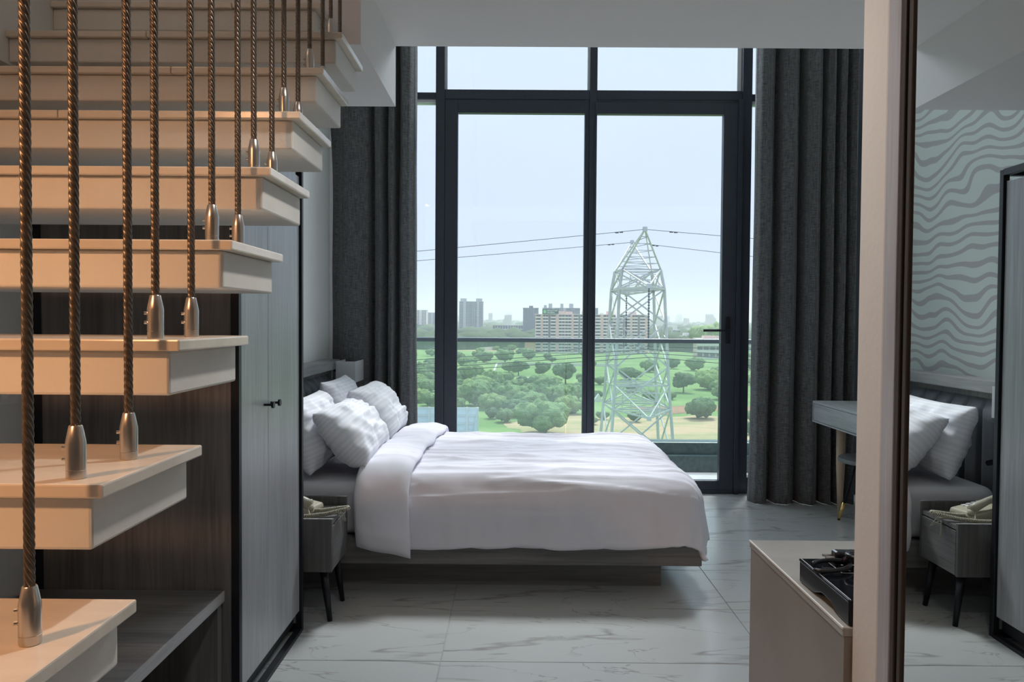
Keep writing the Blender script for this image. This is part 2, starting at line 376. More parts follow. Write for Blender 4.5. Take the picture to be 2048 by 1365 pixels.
# partition wall whose end carries the mirror
MX = .5515
struct('wall_partition', (MX, XR, 1.163, 1.250, 0, ZS), M['pillar'], bevel=.004)
struct('wall_entry', (MX+.06, XR, YBK, 1.163, 0, ZS), M['paint'])
# window wall ------------------------------------------------------
def wx(px, py=500): return at(px, py, YW).x
def wz(py, px=1180): return at(px, py, YW).z
w1 = root('window_1'); 
xs_m = [(wx(871), wx(889)), (wx(1176), wx(1191)), (wx(1479), wx(1498))]
zt0, zt1 = wz(201), wz(182)
for a, b in xs_m: box('mullion', M['alu'], (a, b, YW-.03, YW+.12, 0, ZT), w1, bevel=.004)
box('end_mullion', M['alu'], (XH, XH+.06, YW-.03, YW+.1, 0, ZT), w1); box('end_mullion', M['alu'], (XR-.05, XR, YW-.03, YW+.1, 0, ZT), w1)
box('transom', M['alu'], (xs_m[0][1], xs_m[1][0], YW-.025, YW+.11, zt0, zt1), w1, bevel=.004)
box('transom', M['alu'], (xs_m[1][1], xs_m[2][0], YW-.025, YW+.11, zt0, zt1), w1, bevel=.004)
zs0, zs1 = wz(199, 850), wz(186, 850)
box('transom', M['alu'], (XH+.06, xs_m[0][0], YW-.02, YW+.1, zs0, zs1), w1, bevel=.004)
box('transom', M['alu'], (xs_m[2][1], XR-.05, YW-.02, YW+.1, zs0, zs1), w1, bevel=.004)
for a, b in ((XH+.06, xs_m[0][0]), (xs_m[2][1], XR-.05)):
    box('pane_ledge', M['shade'], (a, b, YW+.0, YW+.08, zs0-.022, zs0), w1)
    box('pane', M['glass'], (a, b, YW+.035, YW+.045, .12, zs0-.022), w1)
    box('pane', M['glass'], (a, b, YW+.035, YW+.045, zs1, ZT), w1)
    box('bottom_rail', M['alu'], (a, b, YW-.01, YW+.09, .075, .12), w1)
    box('sill_block', M['brown'], (a, b, YW-.02, YW+.12, 0, .075), w1)
for a, b in ((xs_m[0][1], xs_m[1][0]), (xs_m[1][1], xs_m[2][0])):
    box('pane', M['glass'], (a, b, YW+.035, YW+.045, zt1, ZT), w1)
    # pale glazing bead down the right side of each upper pane
    box('glazing_bead', M['shade'], (b-.03 if b > 1 else b-.014, b, YW+.02, YW+.034, zt1, ZT), w1)
box('glazing_bead', M['shade'], (xs_m[0][1], xs_m[0][1]+.016, YW+.02, YW+.034, zt1, ZT), w1)
d1 = root('door_1')
ZD1 = zt0
def leaf(x0, x1, gl, gr, ztop, zglass, yo, parts):
    """one glazed leaf: two stiles, two rails, pane"""
    box('stile', M['alu'], (x0, gl, YW-.03+yo, YW+.03+yo, .03, ztop), d1, bevel=.003)
    box('stile', M['alu'], (gr, x1, YW-.03+yo, YW+.03+yo, .03, ztop), d1, bevel=.003)
    box('top_rail', M['alu'], (gl, gr, YW-.028+yo, YW+.028+yo, zglass, ztop), d1, bevel=.003)
    box('bottom_rail', M['alu'], (gl, gr, YW-.028+yo, YW+.028+yo, .03, .10), d1, bevel=.003)
    box('pane', M['glass'], (gl, gr, YW-.005+yo, YW+.005+yo, .10, zglass), d1)
leaf(xs_m[0][1], wx(1176), wx(915), wx(1167), ZD1, wz(227, 1000), .012, None)
leaf(wx(1187), wx(1470), wx(1190.5), wx(1441.5), wz(209, 1300), wz(231, 1300), -.012, None)
box('door_frame', M['alu'], (wx(1191), wx(1479), YW-.02, YW+.04, wz(209, 1300), ZD1), d1)
box('door_frame', M['alu'], (wx(1470), wx(1479), YW-.055, YW+.02, 0, ZD1), d1, bevel=.003)
box('threshold', M['alu'], (xs_m[0][1], xs_m[2][0], YW-.04, YW+.1, 0, .03), d1, bevel=.003)
hz = at(1450, 661, YW-.07); 
hb = box('handle_plate', M['black'], (wx(1451), wx(1458), YW-.062, YW-.042, hz.z-.10, hz.z+.10), d1, bevel=.004)
MB().tube([(wx(1454), YW-.06, hz.z), (wx(1454), YW-.10, hz.z), (wx(1448), YW-.11, hz.z), (wx(1402), YW-.11, hz.z-.002)], .0095, 8).build('lever', M['black'], hb, smooth=True)
# balcony ------------------------------------------------------------
bl = root('balcony_floor')
box('balcony_slab', M['concrete'], (-2.4, 3.6, YW+.12, 7.3, -.28, -.03), bl)
box('curb', M['curb'], (-2.4, 3.6, 6.86, 7.05, -.03, .225), bl, bevel=.006)
box('curb_step', M['curb'], (-2.4, 3.6, 6.80, 6.86, -.03, .118), bl, bevel=.006)
rl = thing('balcony_railing', 'frameless glass balcony railing with slim grey top rail outside the window', 'railing', (0, 6.95, .225))
zr = at(1180, 681, 6.95).z
xsn = [-2.4, -.55+.0, at(1132, 760, 6.95).x, 2.06, 3.6]
for a, b in zip(xsn, xsn[1:]):
    box('glass_panel', M['rail'], (a+.006, b-.006, 6.944, 6.956, .225, zr-.02), rl)
MB().box(-2.4, 3.6, 6.92, 6.98, zr-.022, zr+.018).build('top_rail', mat('grey_rail', (.16, .19, .21), .4, .5), rl, bevel=.008)
# ------------------------------------------------------------------ staircase
st = thing('staircase', 'open cantilevered stair of white painted treads with cream marble tops climbing left wall', 'staircase', (-1.0, 1.2, 0))
def tread(k):
    z = .941 + .164*(k-1); yf = .9785 + .2085*(k-1); yn = yf - .29
    xr = -.48 if k < 9 else -.592
    xl = XL if k < 8 else XB
    t = box('tread', M['tread'], (xl, xr-.020, yn+.014, yf-.008, z-.082, z-.017), st, bevel=.004)
    xm = -.86 if k % 2 else -1.02
    box('marble_top', M['slab'], (xm+.0008, xr, yn, yf, z-.017, z), t, bevel=.0025)
    box('marble_top', M['slab'], (xl, xm-.0008, yn, yf, z-.017, z), t, bevel=.0025)
    return z, yn, yf
for k in range(-4, 10): tread(k)
# winder tread turning into the wall above
def winder():
    z0, z1 = 2.515, 2.60
    P = [Vector((XB, 2.43)), Vector((-.66, 2.22)), Vector((-.66, 2.44)), Vector((XB, 2.445))]
    m = MB(); m.prism([(p.x, p.y) for p in P], z0, z1, axis='z'); t = m.build('tread', M['tread'], st, bevel=.004)
    m = MB(); m.prism([(p.x, p.y) for p in (P[0]+Vector((0, -.012)), P[1]+Vector((.012, -.012)), P[2]+Vector((.012, 0)), P[3])], z1, z1+.017, axis='z'); m.build('marble_top', M['slab'], t, bevel=.002)
winder()
# wire rope balusters
ROPE_L = 2.35
def rope_mesh():
    m = MB(); Rr = .0059; n = 24; pitch = .056; nr = int(ROPE_L/.003)
    for i in range(nr+1):
        z = i*.003
        for j in range(n):
            a = 2*PI*j/n; r = Rr*(.70+.30*abs(math.cos(3*a))**.8)
            b = a - 2*PI*z/pitch
            m.v.append((r*math.cos(b), r*math.sin(b), z))
    for i in range(nr):
        for j in range(n):
            j2 = (j+1) % n; m.f.append((i*n+j, i*n+j2, (i+1)*n+j2, (i+1)*n+j))
    return m
ordn = ['lowest', 'second', 'third', 'fourth', 'fifth', 'sixth', 'seventh', 'eighth']
ropes = [(1, 52, 'f'), (2, 148, 'f'), (2, 255, 'b'), (3, 310, 'f'), (3, 382, 'b'), (4, 424, 'f'), (4, 476, 'b'), (5, 508, 'f'), (5, 544, 'b'),
         (6, 568, 'f'), (6, 596, 'b'), (7, 619, 'f'), (7, 645, 'b'), (8, 661, 'f'), (8, 679, 'b')]
proto = None
for k, px, w in ropes:
    z = .941 + .164*(k-1); rx = -.530; ry = -rx*F/(1030-px)
    lab = 'wire rope baluster in steel socket, %s one on the %s tread from below' % ('nearer' if w == 'f' else 'farther', ordn[k-1])
    if proto is None:
        t = proto = thing('wire_rope_baluster', lab, 'baluster', (0, 0, 0), 'wire rope balusters')
        rp = rope_mesh(); rp.v = [(x, y, zz+.058) for x, y, zz in rp.v]
        rp.build('rope', M['rope'], t, smooth=True, fixn=False)
        s = MB().lathe([(.0108, 0), (.0114, .001), (.0114, .0105), (.0110, .0108), (.0110, .0114), (.0115, .0118), (.0116, .043), (.0112, .046), (.0078, .0635), (.0070, .0645)], (0, 0, 0), 24).build('socket', M['steel'], t, smooth=True, auto=30)
        for zz in (.024, .038): MB().tube([(-.010, -.003, zz), (-.0145, -.005, zz)], .0023, 8).build('set_screw', M['steel'], s)
    else:
        t = copy_tree(proto); tag(t, lab)
    t.location = (rx, ry, z)
# ------------------------------------------------------------------ wardrobe
wd = thing('wardrobe', 'tall grey oak wardrobe with black metal frame beyond the stair treads', 'wardrobe', (-1.2, 2.8, 0))
WX0, WX1, WY0, WY1, WH = -1.53, -.875, 2.452, 3.205, 1.93
pw = .026
for x in (WX0, WX1-pw):
    for y in (WY0, WY1-pw): box('post', M['black'], (x, x+pw, y, y+pw, 0, WH), wd, bevel=.002)
for y in (WY0, WY1-pw):
    box('cross_rail', M['black'], (WX0+pw, WX1-pw, y, y+pw, 0, pw), wd); box('cross_rail', M['black'], (WX0+pw, WX1-pw, y, y+pw, WH-pw, WH), wd)
for x in (WX0, WX1-pw):
    box('long_rail', M['black'], (x, x+pw, WY0+pw, WY1-pw, WH-pw, WH), wd)
box('long_rail', M['black'], (WX1-pw, WX1, WY0+pw, WY1-pw, 0, pw*.6), wd)
box('side_panel', M['wdark'], (WX0+pw, WX1-pw, WY0+.004, WY0+.022, .07, WH-pw), wd)
box('side_panel', M['wmid'], (WX0+pw, WX1-pw, WY1-.022, WY1-.004, .07, WH-.08), wd)
box('top_panel', M['wmid'], (WX0+.01, WX1-.04, WY0+pw, WY1-pw, WH-.10, WH-.08), wd)
box('back_panel', M['wdark'], (WX0+.002, WX0+.015, WY0+.02, WY1-.02, .07, WH-.09), wd)
box('plinth_board', M['black'], (WX1-.05, WX1-.035, WY0+.03, WY1-.03, .03, .085), wd)
SEAM = 2.775
for y0, y1, ky in ((WY0+.028, SEAM-.0005, SEAM-.045), (SEAM+.0005, WY1-.03, SEAM+.03)):
    d = box('door', M['wmid'], (WX1-.030, WX1-.010, y0, y1, .09, WH-.05), wd, bevel=.0015)
    zk = .995
    m = MB().tube([(WX1-.010, ky, zk), (WX1+.018, ky, zk)], .0045, 10).tube([(WX1+.018, ky, zk), (WX1+.026, ky, zk)], .012, 16)
    m.build('knob', M['black'], d)
# ------------------------------------------------------------------ low bench under the stair
bn = thing('bench', 'low dark wood shelf bench under the stair beside wardrobe', 'bench', (-1.2, 1.8, 0))
BXR, BZT = -.923, .432
box('top_board', M['wdarkx'], (XL+.01, BXR, 1.15, 2.445, BZT-.034, BZT), bn, bevel=.002)
box('edge_strip', M['wtrim'], (BXR, BXR+.003, 1.15, 2.445, BZT-.034, BZT-.001), bn)
for y in (1.17, 2.41): box('end_panel', M['wdark'], (XL+.01, BXR-.006, y, y+.03, 0, BZT-.034), bn)
box('back_panel', M['wdark'], (XL+.01, XL+.03, 1.2, 2.41, 0, BZT-.034), bn)
box('shelf_board', M['wdarkx'], (XL+.03, BXR-.03, 1.2, 2.41, .03, .05), bn)
sw = at(18, 778, 2.45)
so = thing('wall_socket', 'small pale socket plate on grey wall behind the stair', 'socket', (XL, 2.35, sw.z))
box('plate', M['shade'], (XL, XL+.008, 2.32, 2.40, sw.z-.04, sw.z+.04), so, bevel=.002)
box('rocker', M['paint'], (XL+.008, XL+.011, 2.345, 2.375, sw.z-.02, sw.z+.02), so)
# ------------------------------------------------------------------ bed
bd = thing('bed_base', 'low grey oak platform bed base on recessed plinth', 'bed', (-.2, 4.4, 0))
box('plinth', M['wbed'], (-1.19, .725, 3.773, 5.08, 0, .137), bd)
box('platform', M['wbed'], (-1.205, .895, 3.65, 5.2, .137, .262), bd, bevel=.004)
mt = MB(); 
def rbox(x0, x1, y0, y1, z0, z1, r, name, m, parent=None):
    o = box(name, m, (x0, x1, y0, y1, z0, z1), parent, bevel=r, seg=5); o.data.shade_smooth(); return o
mo = rbox(-1.20, .85, 3.685, 5.16, .263, .515, .05, 'mattress', M['sheet'])
tag(mo, 'thick mattress in white fitted sheet on the bed base', 'mattress')
def fbm(x, y, z=0): return noise.noise(Vector((x, y, z)))
DR, DX0, DX1, DY0, DY1, DZ = .15, -.60, .78, 3.785, 5.03, .548
def drape(x, y, wr=1.0):
    qx = min(max(x, -9), DX1); qy = min(max(y, DY0), DY1); ox = x-qx; oy = y-qy
    d = (abs(ox)**4 + abs(oy)**4)**.25; h2 = math.hypot(ox, oy)
    crown = .028*max(0, 1-((y-4.41)/.75)**2)
    rid = fbm(x*1.6+3, y*9) * .5 + fbm(x*4, y*20, 4)*.25 + fbm(x*9, y*9, 9)*.18
    z0 = DZ + crown*max(0, min(1, (DX1+.15-x)/.3)) + wr*(.014*rid + .012*fbm(x*2.2, y*2.2, 7) + .013*(1-min(1, abs(fbm(x*.9+1, y*8, 11))*2.2))**3 + .007*(1-min(1, abs(fbm(x*2.2+5, y*15, 21))*2.4))**3)
    if d < 1e-6: return Vector((x, y, z0)), Vector((0, 0, 1))
    ux, uy = ox/h2, oy/h2; q = DR*PI/2
    if d < q: hh = DR*math.sin(d/DR); dz = -DR*(1-math.cos(d/DR)); nrm = Vector((ux*math.sin(d/DR), uy*math.sin(d/DR), math.cos(d/DR)))
    else: hh = DR + .18*(d-q); dz = -DR-(d-q); nrm = Vector((ux, uy, .1)).normalized()
    s = x if abs(oy) > abs(ox) else y
    hang = min(1, d/.35)
    hh += wr*hang*(.020*fbm(s*5.5, d*1.2, 2) + .010*fbm(s*14, d*2, 5))
    return Vector((qx+ux*hh, qy+uy*hh, z0+dz + .010*hang*fbm(s*3, 1, 8))), nrm
dv = thing('duvet', 'white linen duvet spread over the bed with turned back head end', 'duvet', (0, 4.4, .3))
HX, HY = .395, .405
nxu, nyu = 150, 170
mb = MB().grid(nxu, nyu, lambda i, j: drape(DX0 + (DX1+HX-DX0)*i/(nxu-1), DY0-HY + (DY1-DY0+2*HY)*j/(nyu-1))[0])
o = mb.build('cover', M['linen'], dv, smooth=True)
m = o.modifiers.new('thick', 'SOLIDIFY'); m.thickness = .022; m.offset = -1
def fold():
    n1, n2 = 150, 36; m = MB(); hy = HY+.02
    def fn(i, j):
        t = i/(n1-1); ph = 2*PI*j/(n2-1)
        y = DY0-hy + (DY1-DY0+2*hy)*t
        if y < DY0: y += .028*math.cos(ph)*min(1, (DY0-y)/.3)*-1
        top = min(1, max(0, (y-DY0+.2)/.4)); 
        cx = -.615 + .05*top*min(1, max(0, (y-3.7)/1.2)); hw = .128
        p, nr = drape(-.4, y, .3)
        x = cx + hw*math.copysign(abs(math.cos(ph))**.7, math.cos(ph))
        k = .030 + .034*math.sin(ph) + .010*fbm(x*7, y*7, 3) + .006*fbm(x*18, y*10, 6)
        e = min(1, min(t, 1-t)*25)**.5
        return Vector((x + .012*fbm(y*4, 2, 1), 0, 0)) + Vector((0, p.y, p.z)) + nr*(k*e + .004)
    m.grid(n1, n2, fn)
    return m.build('turned_back_fold', M['linen'], dv, smooth=True)
fold()
# pillows: a = along the bed width (Y), b = height
def pillow(label, cy, top, bot, w, thick, seed, back=1):
    """top/bot = (X,Z) of upper and lower long edges"""
    n1, n2 = 44, 36; T = Vector((top[0], 0, top[1])); B = Vector((bot[0], 0, bot[1]))
    ax = (T-B).normalized(); H = (T-B).length; nv = Vector((ax.z, 0, -ax.x))
    if nv.x < 0: nv = -nv
    c = (T+B)/2 + Vector((0, cy, 0)); uv = []
    m = MB()
    def side(sg):
        def fn(i, j):
            a = -1+2*i/(n1-1); b = -1+2*j/(n2-1)
            a = math.copysign(abs(a)**.8, a); b = math.copysign(abs(b)**.8, b)
            fa = max(0, 1-abs(a)**3.4)**.5; fb = max(0, 1-abs(b)**3.0)**.52
            th = thick*fa*fb
            ww = w/2*(1-.035*(1-b*b)) ; hh = H/2*(1-.05*(1-a*a))
            p = c + Vector((0, 1, 0))*a*ww + ax*b*hh
            wob = .018*fbm(a*2+seed, b*2, seed) + .011*fbm(a*5, b*5+seed, seed*2) + .022*(abs(fbm(a*1.3, b*5+seed, 3))-.2) + .014*(1-min(1, abs(fbm(a*3+seed, b*1.5, 8))*2.5))**2
            edge = .012*fbm(a*3+seed, b*3, 1.7*seed)
            p += nv*(sg*th + (wob*fa*fb if sg > 0 else -wob*fa*fb) + edge)
            p.z += -.03*(a*a)*(1 if b < 0 else .3)*0
            return p
        return fn
    m.grid(n1, n2, side(1)); m.grid(n1, n2, side(-1))
    o = m.build('pillow', M['stripe'], None, smooth=True)
    uvl = o.data.uv_layers.new(name='UV')
    nn = n1*n2
    for lp in o.data.loops:
        k = lp.vertex_index % nn; i, j = divmod(k, n2)
        uvl.data[lp.index].uv = (i/(n1-1), j/(n2-1)*.55 + .0*i)
    bm = bmesh.new(); bm.from_mesh(o.data); bmesh.ops.remove_doubles(bm, verts=bm.verts, dist=.0015); bmesh.ops.recalc_face_normals(bm, faces=bm.faces); bm.to_mesh(o.data); bm.free()
    o.data.shade_smooth()
    return tag(o, label, 'pillow', 'white bed pillows')
pillow('white striped pillow leaning at back of near side, beside the wardrobe', 4.03, (-1.10, .90), (-.98, .545), .66, .098, 1.3)
pillow('white striped pillow leaning in front on near half of bed, largest in view', 4.04, (-.965, .845), (-.715, .59), .70, .105, 2.7)
pillow('white striped pillow at back of far side by the headboard lamp', 4.76, (-1.115, .935), (-.99, .56), .66, .08, 4.1)
pillow('white striped pillow leaning in front on far half of bed near curtain', 4.78, (-.955, .885), (-.715, .60), .70, .100, 5.9)
# headboard
hbd = thing('headboard', 'padded grey headboard with vertical channels under oak ledge behind the bed', 'headboard', (-1.3, 4.4, .3))
box('back_board', M['wdark'], (XH+.004, XH+.055, 3.25, 5.45, .0, .985), hbd)
box('ledge', M['wtrim'], (XH+.004, -1.23, 3.25, 5.45, .955, 1.018), hbd, bevel=.004)
ch = .145; y = 3.93 - ch*4
def channel(y0):
    m = MB(); n1, n2 = 9, 12
    def fn(i, j):
        a = i/(n1-1); b = j/(n2-1)
        bulge = .028*(1-abs(2*a-1)**4)**.5 if 0 < a < 1 else 0
        zz = .30 + .62*b; tp = 1 if b < .9 else max(0, 1-((b-.9)/.1)**2)**.5
        return (-1.29 + .012*tp + bulge*tp, y0+ch*a, zz)
    m.grid(n1, n2, fn); return m
first = None
for k in range(14):
    y0 = 3.93 + ch*(k-4)
    if y0+ch > 5.44: break
    if first is None: first = channel(y0).build('channel', M['pad'], hbd, smooth=True); o = first; y00 = y0
    else: o = first.copy(); C.objects.link(o); o.location.y = first.location.y + (y0-y00)
# wall lamps
def lamp(yc_, label):
    t = thing('wall_lamp', label, 'lamp', (-1.2, yc_, .86), 'box shade lamps by the headboard')
    m = MB(); x0, x1, z0, z1, hw = -1.215, -1.082, .868, 1.012, .148
    for a in ((x0, x0+.003, -hw, hw), (x1-.003, x1, -hw, hw), (x0+.003, x1-.003, -hw, -hw+.003), (x0+.003, x1-.003, hw-.003, hw)):
        m.box(a[0], a[1], yc_+a[2], yc_+a[3], z0, z1)
    m.build('lamp_shade', M['lampshade'], t)
    MB().tube([(-1.26, yc_, .94), (-1.15, yc_, .94)], .008, 8).build('arm', M['black'], t)
    MB().tube([(-1.15, yc_, .94), (-1.15, yc_, .985)], .018, 12).build('bulb', M['shade'], t, smooth=True)
    return t
lamp(5.25+.148, 'white box shaded wall lamp at far end of headboard in front of curtain')
lamp(3.41, 'white box shaded wall lamp above the nightstand, seen only in the mirror')
rd = thing('reading_light', 'small black reading light on the headboard, seen in the mirror', 'lamp', (-1.26, 3.55, .7))
MB().tube([(-1.265, 3.5, .70), (-1.255, 3.5, .70)], .02, 14).build('base_plate', M['black'], rd)
MB().tube([(-1.255, 3.5, .70), (-1.21, 3.5, .70), (-1.18, 3.53, .69), (-1.17, 3.57, .675)], .005, 8).build('arm', M['black'], rd, smooth=True)
MB().tube([(-1.172, 3.56, .68), (-1.158, 3.70, .632)], .0135, 12).build('head', M['black'], rd)
# ------------------------------------------------------------------ nightstand, phone
ns = thing('nightstand', 'small grey oak nightstand on splayed black legs beside the bed', 'nightstand', (-1.0, 3.43, 0))
NX0, NX1, NY0, NY1, NZ0, NZ1 = -1.225, -.772, 3.265, 3.575, .222, .448
box('side_panel', M['wnight'], (NX0, NX1, NY0, NY0+.016, NZ0, NZ1), ns, bevel=.0015)
box('side_panel', M['wnight'], (NX0, NX1, NY1-.016, NY1, NZ0, NZ1+.032), ns, bevel=.0015)
box('bottom_panel', M['wnight'], (NX0, NX1-.02, NY0+.016, NY1-.016, NZ0, NZ0+.016), ns)
box('top_panel', M['wdarkx'], (NX0, NX1-.004, NY0+.016, NY1-.016, NZ1-.028, NZ1-.010), ns)
box('back_panel', M['wnight'], (NX0, NX0+.012, NY0+.016, NY1-.016, NZ0+.016, NZ1+.03), ns)
dr = box('drawer', M['wdarky'], (NX1-.018, NX1, NY0+.018, NY1-.018, NZ0+.003, NZ1-.034), ns, bevel=.001)
box('light_edge', M['wtrim'], (NX0, NX1, NY0+.001, NY0+.015, NZ1, NZ1+.002), ns)
for sx, xx in ((-1, NX0+.06), (1, NX1-.045)):
    for sy, yy in ((-1, NY0+.045), (1, NY1-.045)):
        MB().tube([(xx, yy, NZ0), (xx+sx*.03, yy+sy*.012, 0)], [.019, .0105], 14).build('leg', M['black'], ns, smooth=True)
ph = thing('telephone', 'beige desk telephone with coiled cord on the nightstand', 'telephone', (-.97, 3.42, NZ1-.01))
z0 = NZ1-.010
m = MB(); m.prism([(-.10, 0), (.085, 0), (.092, .012), (.085, .03), (-.09, .062), (-.10, .055)], -.075, .075)
rot = Matrix.Translation((-.965, 3.44, z0)) @ Matrix.Rotation(math.radians(-12), 4, 'Z')
m.v = [tuple(rot @ Vector(v)) for v in m.v]; pb = m.build('base', M['beige'], ph, bevel=.006)
for i in range(4):
    for j in range(3):
        m = MB().box(-.055+i*.026, -.038+i*.026, .005+j*.022, .019+j*.022, .0575-.0176*(i*.026+.02)/.1-.004, .0625-.0176*(i*.026+.02)/.1-.002)
        m.v = [tuple(rot @ Vector(v)) for v in m.v]; m.build('key', M['shade'], pb)
hs = [(-.088, -.045, .085), (-.06, -.045, .093), (0, -.045, .082), (.055, -.045, .060), (.085, -.045, .045)]
m = MB().tube([rot @ Vector(p) for p in hs], [.020, .021, .015, .019, .021], 12)
hsn = m.build('handset', M['beige'], ph, smooth=True)
for p in ((-.08, -.045, .07), (.075, -.045, .035)):
    q = rot @ Vector(p); MB().lathe([(.021, -.012), (.023, -.006), (.02, .012)], q, 16).build('cup', M['beige'], hsn, smooth=True)
def coil(path, r, pitch, wr):
    """helical phone cord along a polyline"""
    P = [Vector(p) for p in path]; out = []
    seglen = [(b-a).length for a, b in zip(P, P[1:])]; tot = sum(seglen); n = int(tot/pitch*10); d = 0
    for i in range(n+1):
        s = tot*i/n; k = 0; acc = 0
        while k < len(seglen)-1 and acc+seglen[k] < s: acc += seglen[k]; k += 1
        f = (s-acc)/seglen[k]; c = P[k].lerp(P[k+1], f); t = (P[k+1]-P[k]).normalized()
        u = t.cross(Vector((0, 0, 1))).normalized(); v = t.cross(u); a = 2*PI*s/pitch
        out.append(c + u*math.cos(a)*r + v*math.sin(a)*r)
    return MB().tube(out, wr, 5)
zc_ = z0+.009
coil([(-1.06, 3.335, zc_), (-.98, 3.315, zc_), (-.90, 3.32, zc_), (-.82, 3.345, zc_+.004), (-.75, 3.37, zc_+.016), (-.728, 3.385, zc_+.020), (-.735, 3.41, zc_+.019), (-.78, 3.42, zc_+.012), (-.85, 3.41, zc_+.004), (-.89, 3.41, zc_+.004)], .0075, .0062, .0026).build('coiled_cord', M['beige'], ph, smooth=True)
wire = [(-.90, 3.36, z0+.04), (-.885, 3.335, z0+.015), (-.87, 3.325, z0+.004), (-.82, 3.34, z0+.006), (-.775, 3.37, z0+.012), (-.755, 3.40, z0+.004), (-.750, 3.43, z0-.03), (-.752, 3.45, z0-.045), (-.754, 3.43, z0-.035), (-.757, 3.395, z0-.012), (-.760, 3.375, z0-.002), (-.758, 3.37, z0-.04), (-.757, 3.375, z0-.075)]
MB().tube(wire, .0022, 6).build('line_cord', M['beige'], ph, smooth=True)
# ------------------------------------------------------------------ curtains
def curtain(name, label, prof, z0, z1, seed):
    """prof: list of (px at mid height, depth offset); smooth vertical folds that drift a little with height"""
    nz_ = 60; pts = []
    for (p0, d0), (p1, d1) in zip(prof, prof[1:]):
        for k in range(7):
            f = k/7; s = f*f*(3-2*f); pts.append((p0+(p1-p0)*f, d0+(d1-d0)*s))
    pts.append(prof[-1])
    yb = 5.56
    P = [((p-1030)/F*(yb), yb+d) for p, d in pts]; xm = sum(p[0] for p in P)/len(P)
    n = len(P)
    def fn(i, j):
        z = z0 + (z1-z0)*j/(nz_-1); h = (z-z0)/(z1-z0)
        x, yy = P[i]
        spread = 1 + .045*(1-h)**2 - .03*math.sin(PI*min(1, h*1.6))*.6
        xx = xm + (x-xm)*spread + .010*fbm(i*.12+seed, z*.9, 2)
        yo = (yy-yb)*(1.55-.3*h) + .010*fbm(i*.10, z*1.3+seed, 5)
        return (xx, yb+yo, z + 0)
    o = MB().grid(n, nz_, fn).build(name, M['curtain'], None, smooth=True)
    m = o.modifiers.new('cloth', 'SOLIDIFY'); m.thickness = .003
    return tag(o, label, 'curtain')
curtain('curtain', 'charcoal woven curtain gathered at the window behind the headboard',
        [(655, .05), (673, .02), (690, -.01), (712, -.02), (735, -.01), (742, .05), (746, .06), (752, -.02), (762, -.045), (770, .03), (774, .06), (779, -.03), (786, -.055), (790, .03), (794, .07), (799, .01), (806, -.045), (818, -.03), (827, .02), (829, .06)], .003, 4.75, 1.0)
curtain('curtain', 'charcoal woven curtain gathered at the window beside the desk',
        [(1512, .06), (1509, .01), (1515, -.03), (1528, -.045), (1537, -.02), (1543, .045), (1549, .05), (1556, -.03), (1572, -.05), (1586, -.02), (1592, .045), (1597, .05), (1604, -.03), (1618, -.06), (1630, -.03), (1636, .04), (1641, .05), (1646, -.025), (1654, -.05), (1661, .02), (1665, .045), (1670, -.03), (1677, -.05), (1684, .02), (1688, .04), (1693, -.02), (1700, -.04), (1708, .03), (1712, .06)], .002, 4.75, 4.0)
# ------------------------------------------------------------------ mirror with frame on the partition end
mi = thing('mirror', 'tall wall mirror in brown edged oak frame at right of the entrance', 'mirror', (MX, .2, 0))
box('frame_stile', M['wframe'], (MX-.001, MX+.06, 1.125, 1.1625, 0, ZS-.002), mi, bevel=.002)
box('edge_strip', M['brown'], (MX, MX+.06, 1.1125, 1.1245, 0, ZS-.002), mi, bevel=.002)
box('edge_groove', M['black'], (MX+.012, MX+.06, 1.1045, 1.1125, 0, ZS-.002), mi)
box('edge_strip', M['brown'], (MX, MX+.06, 1.0930, 1.1045, 0, ZS-.002), mi, bevel=.002)
box('mirror_glass', M['mirror'], (MX+.0035, MX+.0585, -.9, 1.0930, .02, ZS-.004), mi)
# ------------------------------------------------------------------ counter and cooktop
ct = thing('kitchen_counter', 'taupe counter with thin tiled grey top beside the mirror wall', 'counter', (1, 1.5, 0))
CXF, CY0, CY1, CZ = .538, 1.252, 1.755, .803
box('front_panel', M['stone'], (CXF+.002, CXF+.022, CY0, CY1-.004, 0, CZ-.016), ct)
box('end_panel', M['stone'], (CXF+.022, 1.7, CY1-.024, CY1-.004, 0, CZ-.016), ct)
box('worktop', M['stonetop'], (CXF, 1.7, CY0, CY1, CZ-.016, CZ), ct, bevel=.002)
box('top_edging', M['paint'], (CXF-.0012, CXF+.001, CY0, CY1, CZ-.003, CZ+.0004), ct)
ck = thing('induction_cooktop', 'black glass induction cooktop standing on the taupe counter', 'cooktop', (.7, 1.36, CZ))
KX0, KX1, KY0, KY1, KZ = .548, .86, 1.254, 1.474, CZ
m = MB(); prof = [(KY1, .0015), (KY1, .040), (KY0, .040), (KY0, .0015), (KY0+.045, .003), (KY0+.075, .015), (KY1-.105, .016), (KY1-.07, .004)]
m.prism([(p[0], KZ+p[1]) for p in prof], KX0, KX1, axis='x'); m.build('housing', M['blackplastic'], ck, bevel=.002)
for x in (KX0+.03, KX1-.03):
    for yy in (KY0+.025, KY1-.03): MB().tube([(x, yy, KZ), (x, yy, KZ+.013)], .012, 12).build('foot', M['blackplastic'], ck)
tp = box('glass_top', M['blackglass'], (KX0-.001, KX1+.001, KY0, KY1+.001, KZ+.040, KZ+.0445), ck, bevel=.0015)
zt = KZ+.0448
MB().box(KX0+.002, KX0+.0035, KY0, KY1, zt-.0004, zt).build('edge_line', M['print'], tp)
m = MB(); px0, px1, py0, py1 = KX0+.045, KX1-.03, KY1-.085, KY1-.022
for a in ((px0, px1, py0, py0+.0012), (px0, px1, py1-.0012, py1), (px0, px0+.0016, py0, py1), (px1-.0016, px1, py0, py1)): m.box(*a, zt-.0004, zt)
m.build('panel_outline', M['print'], tp)
m = MB()
